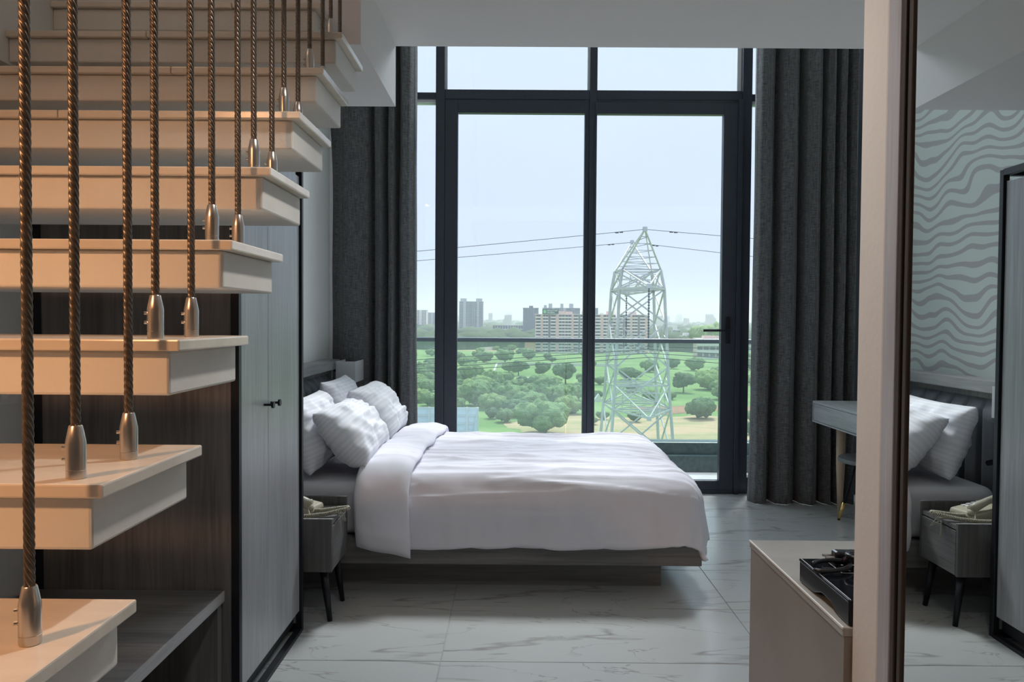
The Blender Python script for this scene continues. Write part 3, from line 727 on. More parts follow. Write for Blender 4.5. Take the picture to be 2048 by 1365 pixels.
for i in range(9):
    for yy in (py0+.014, py1-.016): m.tube([(px0+.02+i*.022, yy, zt-.0004), (px0+.02+i*.022, yy, zt)], .0022, 8)
m.build('control_marks', M['print'], tp)
ccx, ccy = KX0+.115, KY0+.075
for r in (.060, .042, .025):
    m = MB(); n = 40
    m.grid(n+1, 2, lambda i, j: (ccx+(r+.0009*j)*math.cos(2*PI*i/n), ccy+(r+.0009*j)*math.sin(2*PI*i/n), zt))
    m.build('zone_ring', M['print'], tp)
pc = thing('cooktop_cable', 'black power cord with plug looped on the induction cooktop', 'cord', (KX0+.1, KY1-.05, zt))
zz = zt+.0045
loop = []
for i in range(26):
    a = PI*1.05 + 2*PI*i/25*.93; loop.append((KX0+.034+.040*math.cos(a)*.95, KY1-.068+.022*math.sin(a)+.012*math.cos(a), zz+.008*(i/25)))
MB().tube(loop, .0042, 8).build('cord_loop', M['blackplastic'], pc, smooth=True)
loop = []
for i in range(30):
    a = 2.6 + 2*PI*i/29*.9; loop.append((KX0+.108+.042*math.cos(a), KY1-.060+.026*math.sin(a), zz+.010+.010*math.sin(a*.5)))
MB().tube(loop, .0042, 8).build('cord_loop', M['blackplastic'], pc, smooth=True)
MB().tube([(KX0+.060, KY1-.055, zz+.008), (KX0+.075, KY1-.048, zz+.016), (KX0+.100, KY1-.046, zz+.018)], .0042, 8).build('cord_tie', M['blackplastic'], pc, smooth=True)
pl = box('plug', M['blackplastic'], (KX0+.055, KX0+.11, KY1-.034, KY1-.008, zt, zt+.022), pc, bevel=.005)
for yy in (KY1-.028, KY1-.014): MB().tube([(KX0+.038, yy, zt+.011), (KX0+.055, yy, zt+.011)], .0024, 8).build('pin', M['steel'], pl)
# ------------------------------------------------------------------ desk and stool
dk = thing('desk', 'pale grey wood desk with drawer on tapered beech legs at right wall', 'desk', (2.3, 4.8, 0))
DKX, DKY0, DKY1, DKZ, DKB = 2.02, 4.05, 5.245, .770, .628
box('desk_top', M['wdesk'], (DKX, XR-.02, DKY0, DKY1, DKZ-.016, DKZ), dk, bevel=.0015)
box('desk_body', M['wdesk'], (DKX+.012, XR-.02, DKY0, DKY1, DKB+.010, DKZ-.016), dk)
box('desk_bottom', M['wdesk'], (DKX, XR-.02, DKY0, DKY1, DKB, DKB+.010), dk)
box('desk_side', M['wdesk'], (DKX, DKX+.012, DKY1-.012, DKY1, DKB+.01, DKZ-.016), dk)
box('drawer', M['wdesk'], (DKX+.002, DKX+.014, DKY0+.02, DKY1-.016, DKB+.013, DKZ-.019), dk, bevel=.001)
for lx in (2.185, 2.50):
    for ly in (4.15, 5.17): MB().tube([(lx, ly, DKB), (lx+.0, ly, .35), (lx+.0, ly, 0)], [.031, .028, .014], 18).build('leg', M['beech'], dk, smooth=True)
sl = thing('stool', 'round grey stool on black rod legs with brass tips under the desk', 'stool', (2.31, 4.97, 0))
sx, sy, sz = 2.315, 4.97, .43
MB().lathe([(.195, 0), (.215, .004), (.218, .018), (.212, .028), (.19, .032)], (sx, sy, sz-.032), 40).build('seat', mat('stool_grey', (.22, .235, .24), .6, var=.1, scale=(20, 20, 20)), sl, smooth=True, auto=40)
for a in (150, 30, 270):
    ca, sa = math.cos(math.radians(a)), math.sin(math.radians(a))
    top = Vector((sx+.10*ca, sy+.10*sa, sz-.03)); ft = Vector((sx+.205*ca, sy+.205*sa, 0)); q = top.lerp(ft, .70); e2 = top.lerp(ft, .975)
    lg = MB().tube([top, q], [.007, .011], 10).build('leg', M['black'], sl, smooth=True)
    MB().tube([q, e2], [.0125, .009], 12).build('brass_tip', M['gold'], lg, smooth=True)
    MB().tube([e2, ft], .0085, 10).build('foot_pad', M['black'], lg)
# ================================================================== outside
GZ = 1.3 - 27.0
def gnd(px, py): 
    d = R3 @ Vector(((px-1024)/F, -(py-682.5)/F, -1)); t = (GZ-EYE)/d.z
    return Vector((d.x*t, d.y*t, GZ))
M['leafa'] = mat('leaf_mid', (.17, .28, .10), .85, color2=(.27, .40, .15), scale=(9, 9, 9), detail=8, bump=1, bscale=(22, 22, 22), dist=.9)
M['leafb'] = mat('leaf_dark', (.11, .195, .085), .85, color2=(.18, .29, .12), scale=(9, 9, 9), detail=8, bump=1, bscale=(22, 22, 22), dist=.9)
M['leafc'] = mat('leaf_light', (.25, .37, .11), .85, color2=(.34, .46, .16), scale=(9, 9, 9), detail=8, bump=1, bscale=(22, 22, 22), dist=.9)
M['bark'] = mat('bark', (.11, .08, .05), .9)
M['grass'] = mat('field_grass', (.15, .27, .07), .95, color2=(.26, .38, .12), scale=(.03, .05, .05), detail=10, lo=.4, hi=.62)
M['dirt'] = mat('orange_dirt', (.62, .42, .26), .95, color2=(.40, .36, .17), scale=(.07, .16, .1), detail=9, lo=.42, hi=.62)
M['reddirt'] = mat('red_dirt', (.46, .24, .15), .95, var=.25, scale=(.1, .1, .1))
M['galv'] = mat('galvanised_steel', (.64, .65, .63), .5, .15, var=.2, scale=(1, 1, 1))
M['cable'] = mat('overhead_cable', (.075, .08, .085), .6, .4)
M['white'] = mat('white_render', (.74, .73, .71), .8, var=.1, scale=(.3, .3, .3))
M['cream'] = mat('cream_facade', (.76, .54, .50), .85, var=.1, scale=(.05, .05, .05))
M['creamd'] = mat('pale_band', (.82, .76, .76), .85)
M['win'] = mat('dark_window', (.16, .17, .21), .3)
M['greyb'] = mat('grey_facade', (.27, .29, .33), .8, var=.1, scale=(.05, .05, .05))
M['greyl'] = mat('light_grey_facade', (.48, .49, .52), .8)
M['brick'] = mat('orange_wall', (.66, .42, .30), .85)
g = root('ground')
MB().quad((-6000, 12, GZ), (6000, 12, GZ), (6000, 9000, GZ), (-6000, 9000, GZ)).build('field', M['grass'], g)
def patch(name, cx, cy, rx, ry, m, seed, dz):
    n = 70; pts = []
    for i in range(n):
        a = 2*PI*i/n; r = 1 + .55*fbm(math.cos(a)*1.7+seed, math.sin(a)*1.7, seed) + .25*fbm(math.cos(a)*5, math.sin(a)*5+seed, 3)
        pts.append((cx+rx*r*math.cos(a), cy+ry*r*math.sin(a), GZ+dz))
    MB().quad(*pts).build(name, m, g)
p = gnd(1125, 850); patch('dirt_patch', p.x, p.y, 13, 24, M['dirt'], 1.2, .04)
p = gnd(1390, 868); patch('dirt_patch', p.x, p.y, 34, 34, M['dirt'], 4.2, .05)
p = gnd(1235, 868); patch('dirt_patch', p.x, p.y, 12, 12, M['dirt'], 7.7, .06)
p = gnd(1440, 817); patch('dirt_track', p.x, p.y, 30, 6, M['reddirt'], 2.1, .06)
p = gnd(1335, 822); patch('dirt_track', p.x, p.y, 7, 9, M['reddirt'], 9.1, .065)
p = gnd(1130, 703); patch('dirt_track', p.x, p.y, 110, 16, M['dirt'], 3.3, .05)
# trees ---------------------------------------------------------------
def blob(bm_, c, r, sub, seed, amp, flat=.8):
    t = bmesh.new(); bmesh.ops.create_icosphere(t, subdivisions=sub, radius=1)
    vs = []
    for v in t.verts:
        n_ = v.co.normalized()
        k = 1 + amp*fbm(n_.x*2+seed, n_.y*2, n_.z*2+seed) + amp*.8*fbm(n_.x*6+seed, n_.y*6, n_.z*6) + amp*.5*fbm(n_.x*14, n_.y*14+seed, n_.z*14)
        vs.append((c[0]+n_.x*k*r, c[1]+n_.y*k*r, c[2]+n_.z*k*r*flat))
    b = len(bm_.v); bm_.v += vs; bm_.f += [tuple(b+q.index for q in f.verts) for f in t.faces]; t.free()
def crown(seed, h):
    rr = random.Random(seed); m = MB()
    blob(m, (0, 0, h*.58), .36, 4, seed*3.1, .28)
    for i in range(9):
        a = 2*PI*i/9 + rr.random(); q = .22+.16*rr.random()
        blob(m, (q*math.cos(a), q*math.sin(a), h*(.42+.36*rr.random())), .17+.08*rr.random(), 3, seed+i*1.7, .34)
    return m
protos = []
def proto_tree(seed, h, lm, trunk):
    t = thing('tree', None, 'tree', (0, 0, 0))
    crown(seed, h).build('crown', M[lm], t, smooth=True, fixn=False)
    if trunk: MB().tube([(0, 0, 0), (.01, 0, h*.3), (.03, .02, h*.6)], [.035, .028, .02], 6).build('trunk', M['bark'], t)
    return t
kinds = [(1, .62, 'leafa', 0), (2, .55, 'leafc', 0), (3, .95, 'leafb', 1), (4, .60, 'leafb', 0), (5, .70, 'leafa', 1)]
pr = [proto_tree(*k) for k in kinds]
used = [False]*len(pr)
MASS = ['bushy mid green tree in the scrubland beyond the balcony', 'pale yellow green bush in the scrubland beyond the balcony',
        'tall dark green tree with bare trunk standing in the open field', 'low dark green bush in the scrubland beyond the balcony',
        'round mid green tree with visible trunk beyond the balcony']
def place(k, px, py, wpx, label=None, group=None):
    p = gnd(px, py); w = wpx*p.y/F
    if not used[k]: t = pr[k]; used[k] = True
    else: t = copy_tree(pr[k])
    t.location = p; t.rotation_euler = (0, 0, random.random()*6.28); q = w*random.uniform(.95, 1.05); t.scale = (q, q, q*random.uniform(.92, 1.08))
    tag(t, label or MASS[k], None, None if label else ('scrubland trees', 'pale scrubland bushes', 'field trees', 'dark scrubland bushes', 'trunked scrubland trees')[k])
    return t
place(2, 1367, 786, 46, 'dark round tree standing alone on green field right of the pylon')
place(3, 1402, 838, 66, 'feathery grey green bush beside the red track right of the pylon')
place(0, 1083, 868, 110, 'largest green bush, just beyond the far bed edge left of the pylon')
place(2, 1037, 752, 38, 'dark tree beside white wall below the left window stile')
place(0, 1430, 706, 92, 'broad green tree clump beside the pale buildings near door handle')
spots = [(2,1085,756,32),(2,1131,768,44),(2,1104,727,14),(2,1178,743,26),(3,1058,720,26),(4,1010,725,36),(4,1018,745,30),(3,1045,770,28),
 (0,935,738,40),(3,970,726,34),(0,1015,766,28),(0,940,768,60),(0,985,775,50),(4,1030,788,44),(3,1010,800,40),(0,1085,790,60),(3,1060,795,40),
 (1,960,790,60),(1,925,800,50),(0,950,812,70),(3,990,795,46),(0,1020,812,70),(0,1055,806,56),(1,985,820,56),(3,1090,806,60),(0,1120,815,64),
 (0,1060,828,70),(3,1030,835,50),(0,1150,800,50),(1,1140,828,60),(3,1165,790,40),(4,1170,770,30),(0,1010,845,40),(3,985,838,34),
 (0,845,790,46),(3,860,784,40),(1,835,805,50),(0,860,812,40),(0,840,745,36),(3,862,738,36),(1,835,772,40),(0,855,765,36),
 (0,905,770,40),(3,915,785,44),(0,912,820,40),(1,1105,775,40),(3,1190,800,30),(0,1200,770,26),(3,1255,760,36),(0,1300,745,40),(3,1345,738,30),
 (0,1390,742,40),(1,1420,780,60),(0,1450,800,60),(3,1436,775,46),(4,1440,760,40),(0,1500,740,36),(1,1505,770,30),(0,1510,845,40),(3,1500,870,40),
 (0,1480,735,50),(3,1265,785,30),(1,1300,800,30),(0,1340,800,24),(3,1270,845,30),(0,1205,840,26),(1,1180,850,30)]
for a in spots: place(*a)
rr = random.Random(11)
for i in range(75):
    px = rr.uniform(815, 1530); py = 700 + 60*rr.random()**1.3
    if 1150 < px < 1420 and rr.random() < .75: continue
    if 895 < px < 1250 and 722 < py < 762: continue
    place(rr.choice([0, 0, 1, 3, 3, 4]), px, py, rr.uniform(14, 34)*(.6+(py-700)/100))
# each tree its own label: kind, which opening it shows in, how far, and its order there
def label_trees():
    from collections import defaultdict
    G = defaultdict(list)
    for o in bpy.data.objects:
        if o.parent is None and o.get('category') == 'tree' and (o['label'] in MASS):
            v = R3.transposed() @ (o.location - Vector((0, 0, EYE))); px = 1024 - v.x/v.z*F; Y = o.location.y
            reg = 'through left sidelight' if px < 870 else 'left of centre mullion' if px < 1178 else 'behind the pylon' if px < 1335 else 'right of pylon' if px < 1480 else 'through right sidelight'
            dist = 'near' if Y < 270 else 'midway' if Y < 420 else 'far'
            G[(o['label'].split(' in the scrub')[0].split(' beyond')[0].split(' standing')[0], reg, dist)].append((px, o))
    ords = 'first second third fourth fifth sixth seventh eighth ninth tenth eleventh twelfth thirteenth fourteenth fifteenth sixteenth seventeenth eighteenth nineteenth twentieth'.split()
    for (k, reg, dist), L_ in G.items():
        L_.sort(key=lambda t: t[0])
        d = {'near': 'nearest belt', 'midway': 'middle distance', 'far': 'far field'}[dist]
        for i, (p, o) in enumerate(L_):
            o['label'] = '%s %s, %s' % (k, reg, d) if len(L_) == 1 else '%s %s, %s, %s from left' % (k, reg, d, ords[min(i, 19)])
label_trees()
# mass of woodland towards the horizon
rr = random.Random(5); m = MB()
for i in range(1500):
    y = 700*math.exp(rr.random()*1.75); x = rr.uniform(-.22, .42)*y
    if 620 < y < 760 and 0 < x < 130: continue
    w = rr.uniform(7, 15)*(1+y/3000)
    t = bmesh.new(); bmesh.ops.create_icosphere(t, subdivisions=1, radius=w)
    b = len(m.v); m.v += [(x+v.co.x*(1+.3*rr.random()), y+v.co.y, GZ+w*.35+v.co.z*.62) for v in t.verts]
    m.f += [tuple(b+q.index for q in f.verts) for f in t.faces]; t.free()
o = m.build('woodland', M['leafb'], None, smooth=True, fixn=False); tag(o, 'hazy green woodland stretching to the horizon beyond the fields', 'woodland', None, 'stuff')
m = MB(); mi_ = []
for i in range(900):
    y = 1300*math.exp(rr.random()*1.5); x = rr.uniform(-.22, .42)*y
    w = rr.uniform(8, 26)*(y/2000)**.5; h = rr.uniform(5, 13)*(y/2000)**.7
    if rr.random() < .08: h *= 3; w *= .8
    m.box(x, x+w, y, y+w*.6, GZ, GZ+h+8); mi_ += [rr.choice([0, 0, 1, 2])]*6
o = m.build('distant_city', M['white'], None, fixn=False); o.data.materials.append(M['creamd']); o.data.materials.append(M['greyl'])
for f, q in zip(o.data.polygons, mi_): f.material_index = q
tag(o, 'pale scatter of low city buildings along the hazy horizon', 'city', None, 'stuff')
# buildings -----------------------------------------------------------
def block(label, px0, px1, pytop, Y, depth, wallm, bays, floors, roofs=(), winm='win', name='apartment_building', bandm='creamd', group=None):
    a = at(px0, 641, Y).x; b = at(px1, 641, Y).x; zt = at((px0+px1)/2, pytop, Y).z; H = zt-GZ
    t = thing(name, label, 'building', ((a+b)/2, Y, GZ), group)
    box('core', M[wallm], (a+.3, b-.3, Y+1.2, Y+depth, GZ, zt), t)
    box('roof_slab', M[bandm], (a-.3, b+.3, Y-.4, Y+depth, zt, zt+H*.012), t)
    fh = H/floors; n = len(bays); W = (b-a)/sum(w for w, k in bays); x = a
    wm = MB(); bm_ = MB()
    for w, k in bays:
        x1 = x + w*W
        if k == 'p': box('pier', M[wallm], (x, x1, Y-.5, Y+1.3, GZ, zt), t)
        elif k == 'd': box('recess', M['greyb'], (x, x1, Y+.6, Y+1.3, GZ, zt), t)
        else:
            for f in range(floors):
                z = GZ+f*fh
                bm_.box(x, x1, Y-.9, Y+1.3, z-.1*fh, z+.30*fh)
                if k == 'b': wm.box(x+.12*(x1-x), x1-.12*(x1-x), Y+.9, Y+1.25, z+.34*fh, z+.82*fh)
                if k == 's':
                    for q in (.08, .55): wm.box(x+q*(x1-x), x+(q+.36)*(x1-x), Y+.9, Y+1.25, z+.34*fh, z+.86*fh)
        x = x1
    if wm.v: o = wm.build('windows', M[winm], t, fixn=False); o['kind'] = 'stuff'
    if bm_.v: o = bm_.build('balcony_bands', M[bandm], t, fixn=False); o['kind'] = 'stuff'
    for q0, q1, hh in roofs: box('roof_block', M[wallm], (a+(b-a)*q0, a+(b-a)*q1, Y+2, Y+depth*.7, zt, zt+hh), t)
    return t, a, b, zt
P_ = (1, 'p'); unit = [(2.2, 'b'), (.8, 'p'), (2.2, 's'), (.9, 'd'), (2.2, 'b'), (1.1, 'p'), (2.6, 's'), (2.6, 's'), (.8, 'p'), (2.0, 'b'), (.7, 'd')]
ap, a_, b_, zt_ = block('long cream apartment block with balconies and rooftop sign behind the pylon', 1071, 1296, 630, 650, 18, 'cream', unit+unit+unit[:6], 12,
      ((.20, .26, 3.0), (.27, .33, 2.6), (.42, .48, 3.2), (.49, .53, 2.8), (.64, .70, 3.0), (.84, .9, 2.6)))
box('podium_wall', M['brick'], (at(1050, 641, 648).x, at(1070, 641, 648).x, 646, 655, GZ, at(1060, 681, 648).z), ap)
# rooftop sign
sg = thing('rooftop_sign', 'green rooftop sign with white letters and round emblem on cream apartment block', 'sign', (at(1100, 630, 649).x, 649, zt_))
sx0, sx1 = at(1084.5, 641, 648).x, at(1117, 641, 648).x; s0, s1 = zt_+.45, zt_+4.4
box('board', mat('sign_green', (.02, .10, .085), .5), (sx0, sx1, 648, 648.4, s0, s1), sg)
for x in (sx0+1, (sx0+sx1)/2, sx1-1): box('leg', M['galv'], (x-.1, x+.1, 648.4, 648.7, zt_, s1-.3), sg)
cx, cz, r = sx0+2.0, (s0+s1)/2, 1.55
MB().grid(33, 2, lambda i, j: (cx+(r if j else 0)*math.cos(2*PI*i/32), 647.9, cz+(r if j else 0)*math.sin(2*PI*i/32))).build('emblem', mat('emblem_green', (.16, .52, .20), .5), sg)
MB().tube([(cx+.75, 647.8, cz+.75), (cx+.1, 647.8, cz+.95), (cx-.6, 647.8, cz+.5), (cx, 647.8, cz), (cx+.6, 647.8, cz-.5), (cx-.1, 647.8, cz-.95), (cx-.75, 647.8, cz-.75)], .2, 6).build('emblem_swirl', M['white'], sg)
def text(body, x, z, h, y, mt_, parent, width=None):
    c = bpy.data.curves.new('lettering', 'FONT'); c.body = body; c.size = h; c.extrude = .05; c.offset = .03
    o = bpy.data.objects.new('lettering', c); C.objects.link(o); c.materials.append(mt_)
    o.parent = parent; o.rotation_euler = (PI/2, 0, 0); o.location = Vector((x, y, z)) - parent.location
    bpy.context.view_layer.update()
    if width: o.scale.x = width/max(.01, o.dimensions.x)
    bpy.context.view_layer.update()
    me = bpy.data.meshes.new_from_object(o.evaluated_get(bpy.context.evaluated_depsgraph_get())); q = bpy.data.objects.new('sign_lettering', me); C.objects.link(q)
    q.parent = parent; q.rotation_euler = o.rotation_euler; q.location = o.location; q.scale = o.scale; bpy.data.objects.remove(o)
text('SIGNATURE', sx0+4.0, cz+.25, 1.9, 647.9, M['white'], sg, sx1-sx0-4.7)
text('GLOBAL', sx0+4.0, cz-1.45, 1.9, 647.9, M['white'], sg, (sx1-sx0-4.7)*.72)
block('tall grey tower block under construction at left of the door glass', 918, 966, 604, 1150, 24, 'greyl', [(1, 's'), (.7, 'p'), (1, 's'), (.5, 'd'), (1.2, 's'), (.5, 'p'), (1, 's')], 24, ((.05, .3, 5), (.7, .95, 5)), bandm='greyl')
block('dark slab tower with rooftop tank left of the cream apartment block', 1046, 1077, 617, 900, 20, 'greyb', [(1, 'd'), (.6, 'p'), (1, 'd'), (.6, 'p'), (1, 'd')], 16, ((.4, .65, 3),), bandm='greyb')
block('grey tower row behind the rooftop sign', 1086, 1160, 617, 1000, 20, 'greyl', [(1, 'd'), (.7, 's'), (.5, 'p'), (1, 'd'), (.7, 's'), (.5, 'p'), (1, 'd'), (.7, 's'), (1, 'd')], 18, ((.03, .1, 4), (.16, .25, 6), (.48, .55, 6), (.72, .82, 6)), bandm='greyl')
block('grey tower behind right part of cream apartment block', 1172, 1196, 617, 1010, 20, 'greyl', [(1, 'd'), (.7, 's'), (1, 'd')], 18, ((.1, .3, 4),), bandm='greyl')
block('pale residential tower seen through the left sidelight', 829, 853, 621, 1300, 24, 'creamd', [(1, 's'), (.4, 'p'), (1, 's')], 20, (), bandm='creamd')
block('grey residential tower beside the left sidelight mullion', 855, 872, 626, 1350, 24, 'greyl', [(1, 's'), (.4, 'p'), (1, 's')], 18, (), bandm='greyl')
block('long low white building among trees left of dark tower', 985, 1057, 651, 1000, 16, 'white', [(1, 's')]*7, 3, (), bandm='white', name='low_building')
block('small white house in the woodland right of the pylon', 1346, 1362, 661, 900, 12, 'white', [(1, 'b')]*2, 3, ((.2, .6, 3),), bandm='white', name='house')
block('low pale building behind the green clump near the door handle', 1365, 1412, 673, 760, 14, 'creamd', [(1, 's')]*5, 3, ((.1, .5, 3), (.6, .9, 2)), bandm='white', name='low_building')
block('pinkish low building beside the door stile below the handle', 1395, 1446, 678, 560, 14, 'cream', [(1, 'b')]*4, 3, ((.3, .9, 2),), bandm='creamd', name='low_building')
block('white roofed shed seen through the right sidelight', 1494, 1530, 684, 700, 14, 'white', [(1, 'b')]*3, 2, (), bandm='white', name='shed')
block('low white house behind the handle lever', 1400, 1432, 661, 950, 14, 'white', [(1, 'b')]*3, 3, ((.2, .5, 4),), bandm='white', name='house')
# field walls
def fwall(label, px0, py0, px1, py1, h):
    a = gnd(px0, py0); b = gnd(px1, py1); d = (b-a).normalized(); n_ = Vector((-d.y, d.x, 0))*.3
    t = thing('boundary_wall', label, 'wall', a)
    MB().hexa([a-n_, b-n_, b+n_, a+n_, a-n_+Vector((0, 0, h)), b-n_+Vector((0, 0, h)), b+n_+Vector((0, 0, h)), a+n_+Vector((0, 0, h))]).build('wall_run', M['white'], t)
    MB().hexa([a-n_*1.4+Vector((0, 0, h)), b-n_*1.4+Vector((0, 0, h)), b+n_*1.4+Vector((0, 0, h)), a+n_*1.4+Vector((0, 0, h)), a-n_*1.4+Vector((0, 0, h+.15)), b-n_*1.4+Vector((0, 0, h+.15)), b+n_*1.4+Vector((0, 0, h+.15)), a+n_*1.4+Vector((0, 0, h+.15))]).build('coping', M['creamd'], t)
fwall('pale boundary wall across the field beside left door stile', 905, 753, 985, 757, 1.7)
fwall('short pale wall turning back from the field wall', 985, 757, 994, 732, 1.5)
fwall('long pale boundary wall along the far field edge', 994, 731, 1240, 734, 1.6)
fwall('grey rubble wall among bushes left of the pylon', 1085, 781, 1138, 781, 1.6)
fwall('short white wall among bushes below the field wall', 970, 803, 996, 804, 1.4)
fwall('pale wall seen low through left sidelight', 834, 800, 864, 800, 1.3)
fwall('white wall of parked plots below the podium', 960, 703, 1026, 698, 3.0)
sh = thing('tent', 'small white tent under trees beside the pylon', 'tent', gnd(1196, 803))
p = gnd(1196, 804)
MB().prism([(p.x-1.6, GZ), (p.x+1.6, GZ), (p.x+.3, GZ+2.6)], p.y, p.y+3).build('canvas', M['white'], sh)
MB().tube([(p.x+.3, p.y+1.5, GZ), (p.x+.3, p.y+1.5, GZ+2.8)], .05, 6).build('pole', M['galv'], sh)
# grazing cattle
def cow(px, py, m, label, grp):
    p = gnd(px, py); t = thing('cow', label, 'cow', p, grp); mb = MB(); a = random.uniform(-.5, .5)
    mb.tube([(-.75, 0, 1.0), (-.6, 0, 1.02), (0, 0, .98), (.55, 0, 1.05), (.75, 0, 1.1), (1.0, 0, 1.15), (1.2, 0, 1.0), (1.45, 0, .85)], [.12, .32, .36, .34, .26, .17, .17, .09], 8)
    for lx in (-.55, .5):
        for ly in (-.2, .2): mb.tube([(lx, ly, .8), (lx+.03, ly, .4), (lx, ly, 0)], [.12, .07, .06], 6)
    mb.tube([(-.74, 0, 1.05), (-.85, 0, .6)], .03, 5)
    for ly in (-.14, .14): mb.tube([(1.12, ly*.6, 1.13), (1.1, ly*1.7, 1.18)], [.05, .02], 5)
    rt = Matrix.Translation(p) @ Matrix.Rotation(a, 4, 'Z') @ Matrix.Scale(1.25, 4); mb.v = [tuple(rt @ Vector(v)) for v in mb.v]
    mb.build('body', m, t, smooth=True)
ORD = 'first second third fourth fifth sixth seventh eighth'.split()
for n_i, (px, py) in enumerate(((1040, 764), (1047, 765), (1054, 763), (1066, 763), (1077, 763), (1087, 764), (1098, 766), (1104, 765))): cow(px, py, M['white'], 'white cow grazing below the far wall, %s white one from left' % ORD[n_i], 'white grazing cattle')
for q_, (px, py) in (('left', (1067, 759)), ('right', (1077, 759))): cow(px, py, M['bark'], 'dark cow grazing behind the white cattle, %s one of two' % q_, 'dark grazing cattle')
# screen of framed sheets, lower left
sc = thing('sheet_screen', 'tall white framed translucent sheet screen seen low at left of the window', 'screen', (-2.5, 30, GZ))
sm = mat('pale_blue_sheet', (.78, .86, .88), .5, var=.15, scale=(.8, 3, 1.5))
tpz = at(900, 815, 30).z; xs_ = [at(q, 830, 30).x for q in (760, 809, 858, 896, 934, 955)]
for a, b in zip(xs_, xs_[1:]):
    box('sheet', sm, (a+.04, b-.04, 30.02, 30.05, tpz-3.2, tpz-.04), sc)
for x in xs_: box('post', M['white'], (x-.04, x+.04, 29.95, 30.1, GZ, tpz), sc)
for k in range(9): box('rail', M['white'], (xs_[0], xs_[-1], 29.97, 30.0, tpz-.05-k*.30, tpz-k*.30), sc)
MB().prism([(xs_[-1], tpz), (xs_[-1]+.04, tpz-3.2), (at(928, 860, 30).x, tpz-3.2)], 29.9, 29.94).build('wing_sheet', mat('pale_wing', (.60, .72, .68), .5), sc)
# ------------------------------------------------------------------ pylon
py = thing('pylon', 'galvanised steel lattice pylon standing outside right of the centre mullion', 'pylon', (7.85, 50, GZ))
ang = math.radians(3.2); RT = Matrix.Translation((7.85, 50, 0)) @ Matrix.Rotation(ang, 4, 'Z')
WID = [(4.55, 1.22), (3.3, 1.42), (-2.74, 1.70), (-4.2, 1.80), (-25.7, 3.3)]
def hw_(z):
    for (z1, w1_), (z0, w0_) in zip(WID, WID[1:]):
        if z >= z0: return w0_ + (w1_-w0_)*(z-z0)/(z1-z0)
    return WID[-1][1]
def cn(i, z): w = hw_(z); return RT @ Vector(((-1, 1, 1, -1)[i]*w, (-1, -1, 1, 1)[i]*w, z))
levels = [4.55, 3.3, 1.17, -1.58, -2.74, -4.2, -7.4, -11.2, -16, -20.8, -25.7]
for i in range(4):
    m = MB()
    for a, b in ((4.55, 3.3), (3.3, -2.74), (-2.74, -4.2), (-4.2, -25.7)): m.bar(cn(i, a), cn(i, b), .14)
    m.build('leg', M['galv'], py)
for i in range(4):
    j = (i+1) % 4
    for a, b in ((3.3, 1.17), (1.17, -1.58), (-1.58, -4.2), (-4.2, -7.4), (-7.4, -11.2), (-11.2, -16), (-16, -20.8), (-20.8, -25.7), (4.55, 3.3)):
        MB().bar(cn(i, a), cn(j, b), .085).build('brace', M['galv'], py); MB().bar(cn(j, a), cn(i, b), .085).build('brace', M['galv'], py)
    for a in (4.55, 3.3, -2.74, -4.2, -11.2): MB().bar(cn(i, a), cn(j, a), .085).build('cross_member', M['galv'], py)
    m = MB()
    for a, b in ((-1.58, -4.2), (1.17, -1.58)):
        q = (a*.75+b*.25); c0 = cn(i, a).lerp(cn(j, b), .25); m.bar(c0, cn(i, q-.35), .04)
        c0 = cn(j, a).lerp(cn(i, b), .25); m.bar(c0, cn(j, q-.35), .04)
    m.build('light_brace', M['galv'], py)
for a in (3.3, -2.74, -4.2):
    MB().bar(cn(0, a), cn(2, a), .06).build('plan_brace', M['galv'], py); MB().bar(cn(1, a), cn(3, a), .06).build('plan_brace', M['galv'], py)
def arm(tip, ztop, zbot, i, j, n):
    """cross arm from body face corners i,j to a tip: two top and two bottom chords with lacing"""
    tip = Vector(tip); a = MB()
    for k in (i, j):
        a.bar(cn(k, ztop), tip, .085, .07)
        if zbot is not None: a.bar(cn(k, zbot), tip, .095, .08)
    o = a.build('cross_arm', M['galv'], py); l_ = MB()
    for q in range(1, n):
        f0, f1 = (q-.5)/n, q/n
        A = [cn(k, ztop).lerp(tip, f1) for k in (i, j)]; l_.bar(A[0], A[1], .04)
        l_.bar(cn(i, ztop).lerp(tip, f0), A[1], .04)
        if zbot is not None:
            B = [cn(k, zbot).lerp(tip, f1) for k in (i, j)]; l_.bar(B[0], B[1], .045); l_.bar(cn(j, zbot).lerp(tip, f0), B[0], .04)
            for e, k in enumerate((i, j)): l_.bar(A[e], B[e], .04)
    l_.build('arm_lacing', M['galv'], o)
    MB().box(tip.x-.12, tip.x+.12, tip.y-.12, tip.y+.12, tip.z-.12, tip.z+.14).build('tip_plate', M['galv'], o)
tN = at(1290, 459, 44.3); tF = at(1264, 485, 54.5)
arm(tN, 4.55, None, 0, 1, 6); arm(tF, 4.55, None, 2, 3, 6)
MB().bar(cn(2, 4.55), tN, .06).build('stay', M['galv'], py); MB().bar(cn(3, 4.55), tN, .06).build('stay', M['galv'], py)
mN = at(1298, 573, 44.3); mF = at(1253, 590, 55.5)
arm(mN, 4.55, 3.3, 0, 1, 3); arm(mF, 4.55, 3.3, 2, 3, 3)
lN = at(1298, 838, 44.1); lF = at(1257, 785, 56.0)
arm(lN, -2.74, -4.2, 0, 1, 4); arm(lF, -2.74, -4.2, 2, 3, 4)
cb = mat('insulator_grey', (.14, .16, .18), .4)
def string(p, L_):
    prof = []; 
    n = 22
    for k in range(n):
        z = -L_*k/n; prof += [(.03, -L_+L_*k/n), (.075, -L_+L_*(k+.35)/n), (.03, -L_+L_*(k+.7)/n)]
    return MB()._lathe(prof, p, 8).build('insulator_string', cb, py, smooth=True)
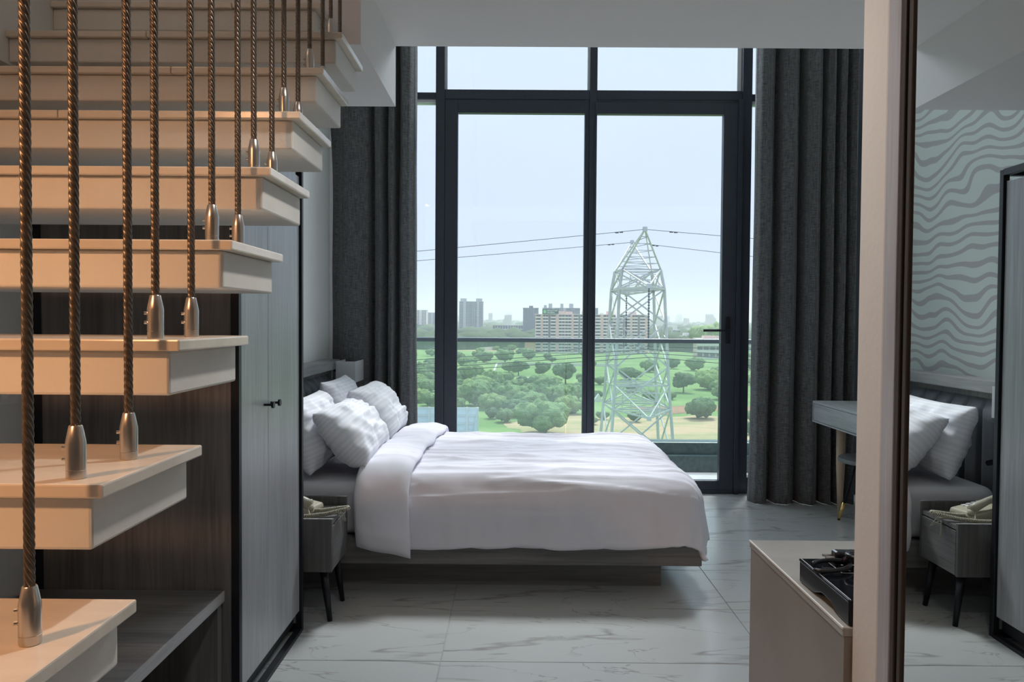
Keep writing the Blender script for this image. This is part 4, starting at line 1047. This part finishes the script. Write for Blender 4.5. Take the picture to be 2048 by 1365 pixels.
nZ = at(1298, 699, 44.3).z; fZ = at(1253, 692, 55.5).z
string(mN, mN.z-nZ); string(mF, mF.z-fZ)
def wire_run(label, p, sl, sr, r, yl, yr, name='power_line', damp=False):
    """conductor sagging away both ways from its support"""
    pts = []
    for k in range(-24, 25):
        d = math.copysign(abs(k/24)**1.8*150, k); s_ = sl if k < 0 else sr; dd = abs(d)
        pts.append((p[0]+d, p[1]+(yl if k < 0 else yr)*dd, p[2]-s_*dd+s_*dd*dd/320))
    t = thing(name, label, 'power line', p, 'overhead power lines')
    MB().tube(pts, r, 6).build('conductor', M['cable'], t, smooth=True)
    if damp:
        m = MB()
        for d in (-1.6, -1.35, 1.5, 1.75):
            s_ = sl if d < 0 else sr; q = Vector((p[0]+d, p[1], p[2]-s_*abs(d)-.03)); m.tube([q-Vector((.1, 0, 0)), q+Vector((.1, 0, 0))], .035, 6)
        o = m.build('damper', M['cable'], t)
wire_run('upper earth wire meeting the near peak of the pylon', tN, .107, .080, .016, 0, 0, damp=True)
wire_run('lower earth wire meeting the far peak of the pylon', tF, .097, .125, .018, 0, -.1, damp=True)
wire_run('upper conductor of the near pair hung from the pylon', (mN.x, 44.3, nZ), .076, .060, .022, 0, 0)
wire_run('lower conductor of the near pair hung from the pylon', (mN.x, 44.3, nZ-.22), .078, .060, .022, 0, 0)
wire_run('lowest conductor in front of the pylon', (mN.x, 43.6, at(1300, 715, 43.6).z), .074, .082, .022, 0, 0)
wire_run('farthest conductor passing behind the pylon', (mF.x, 55.5, fZ), .078, .025, .024, 0, 0)
# ------------------------------------------------------------------ haze over the plain
hm = bpy.data.materials.new('haze'); hm.use_nodes = True; t = hm.node_tree; t.nodes.remove(t.nodes['Principled BSDF'])
vs = t.nodes.new('ShaderNodeVolumeScatter'); vs.inputs[0].default_value = (.80, .83, 1, 1); vs.inputs['Density'].default_value = .00034; vs.inputs['Anisotropy'].default_value = .2
t.links.new(vs.outputs[0], t.nodes['Material Output'].inputs['Volume'])
hz_ = box('haze', hm, (-5000, 5000, 80, 8900, GZ+.1, 170)); tag(hz_, 'pale blue haze lying over the plain and far city', 'haze', None, 'stuff')
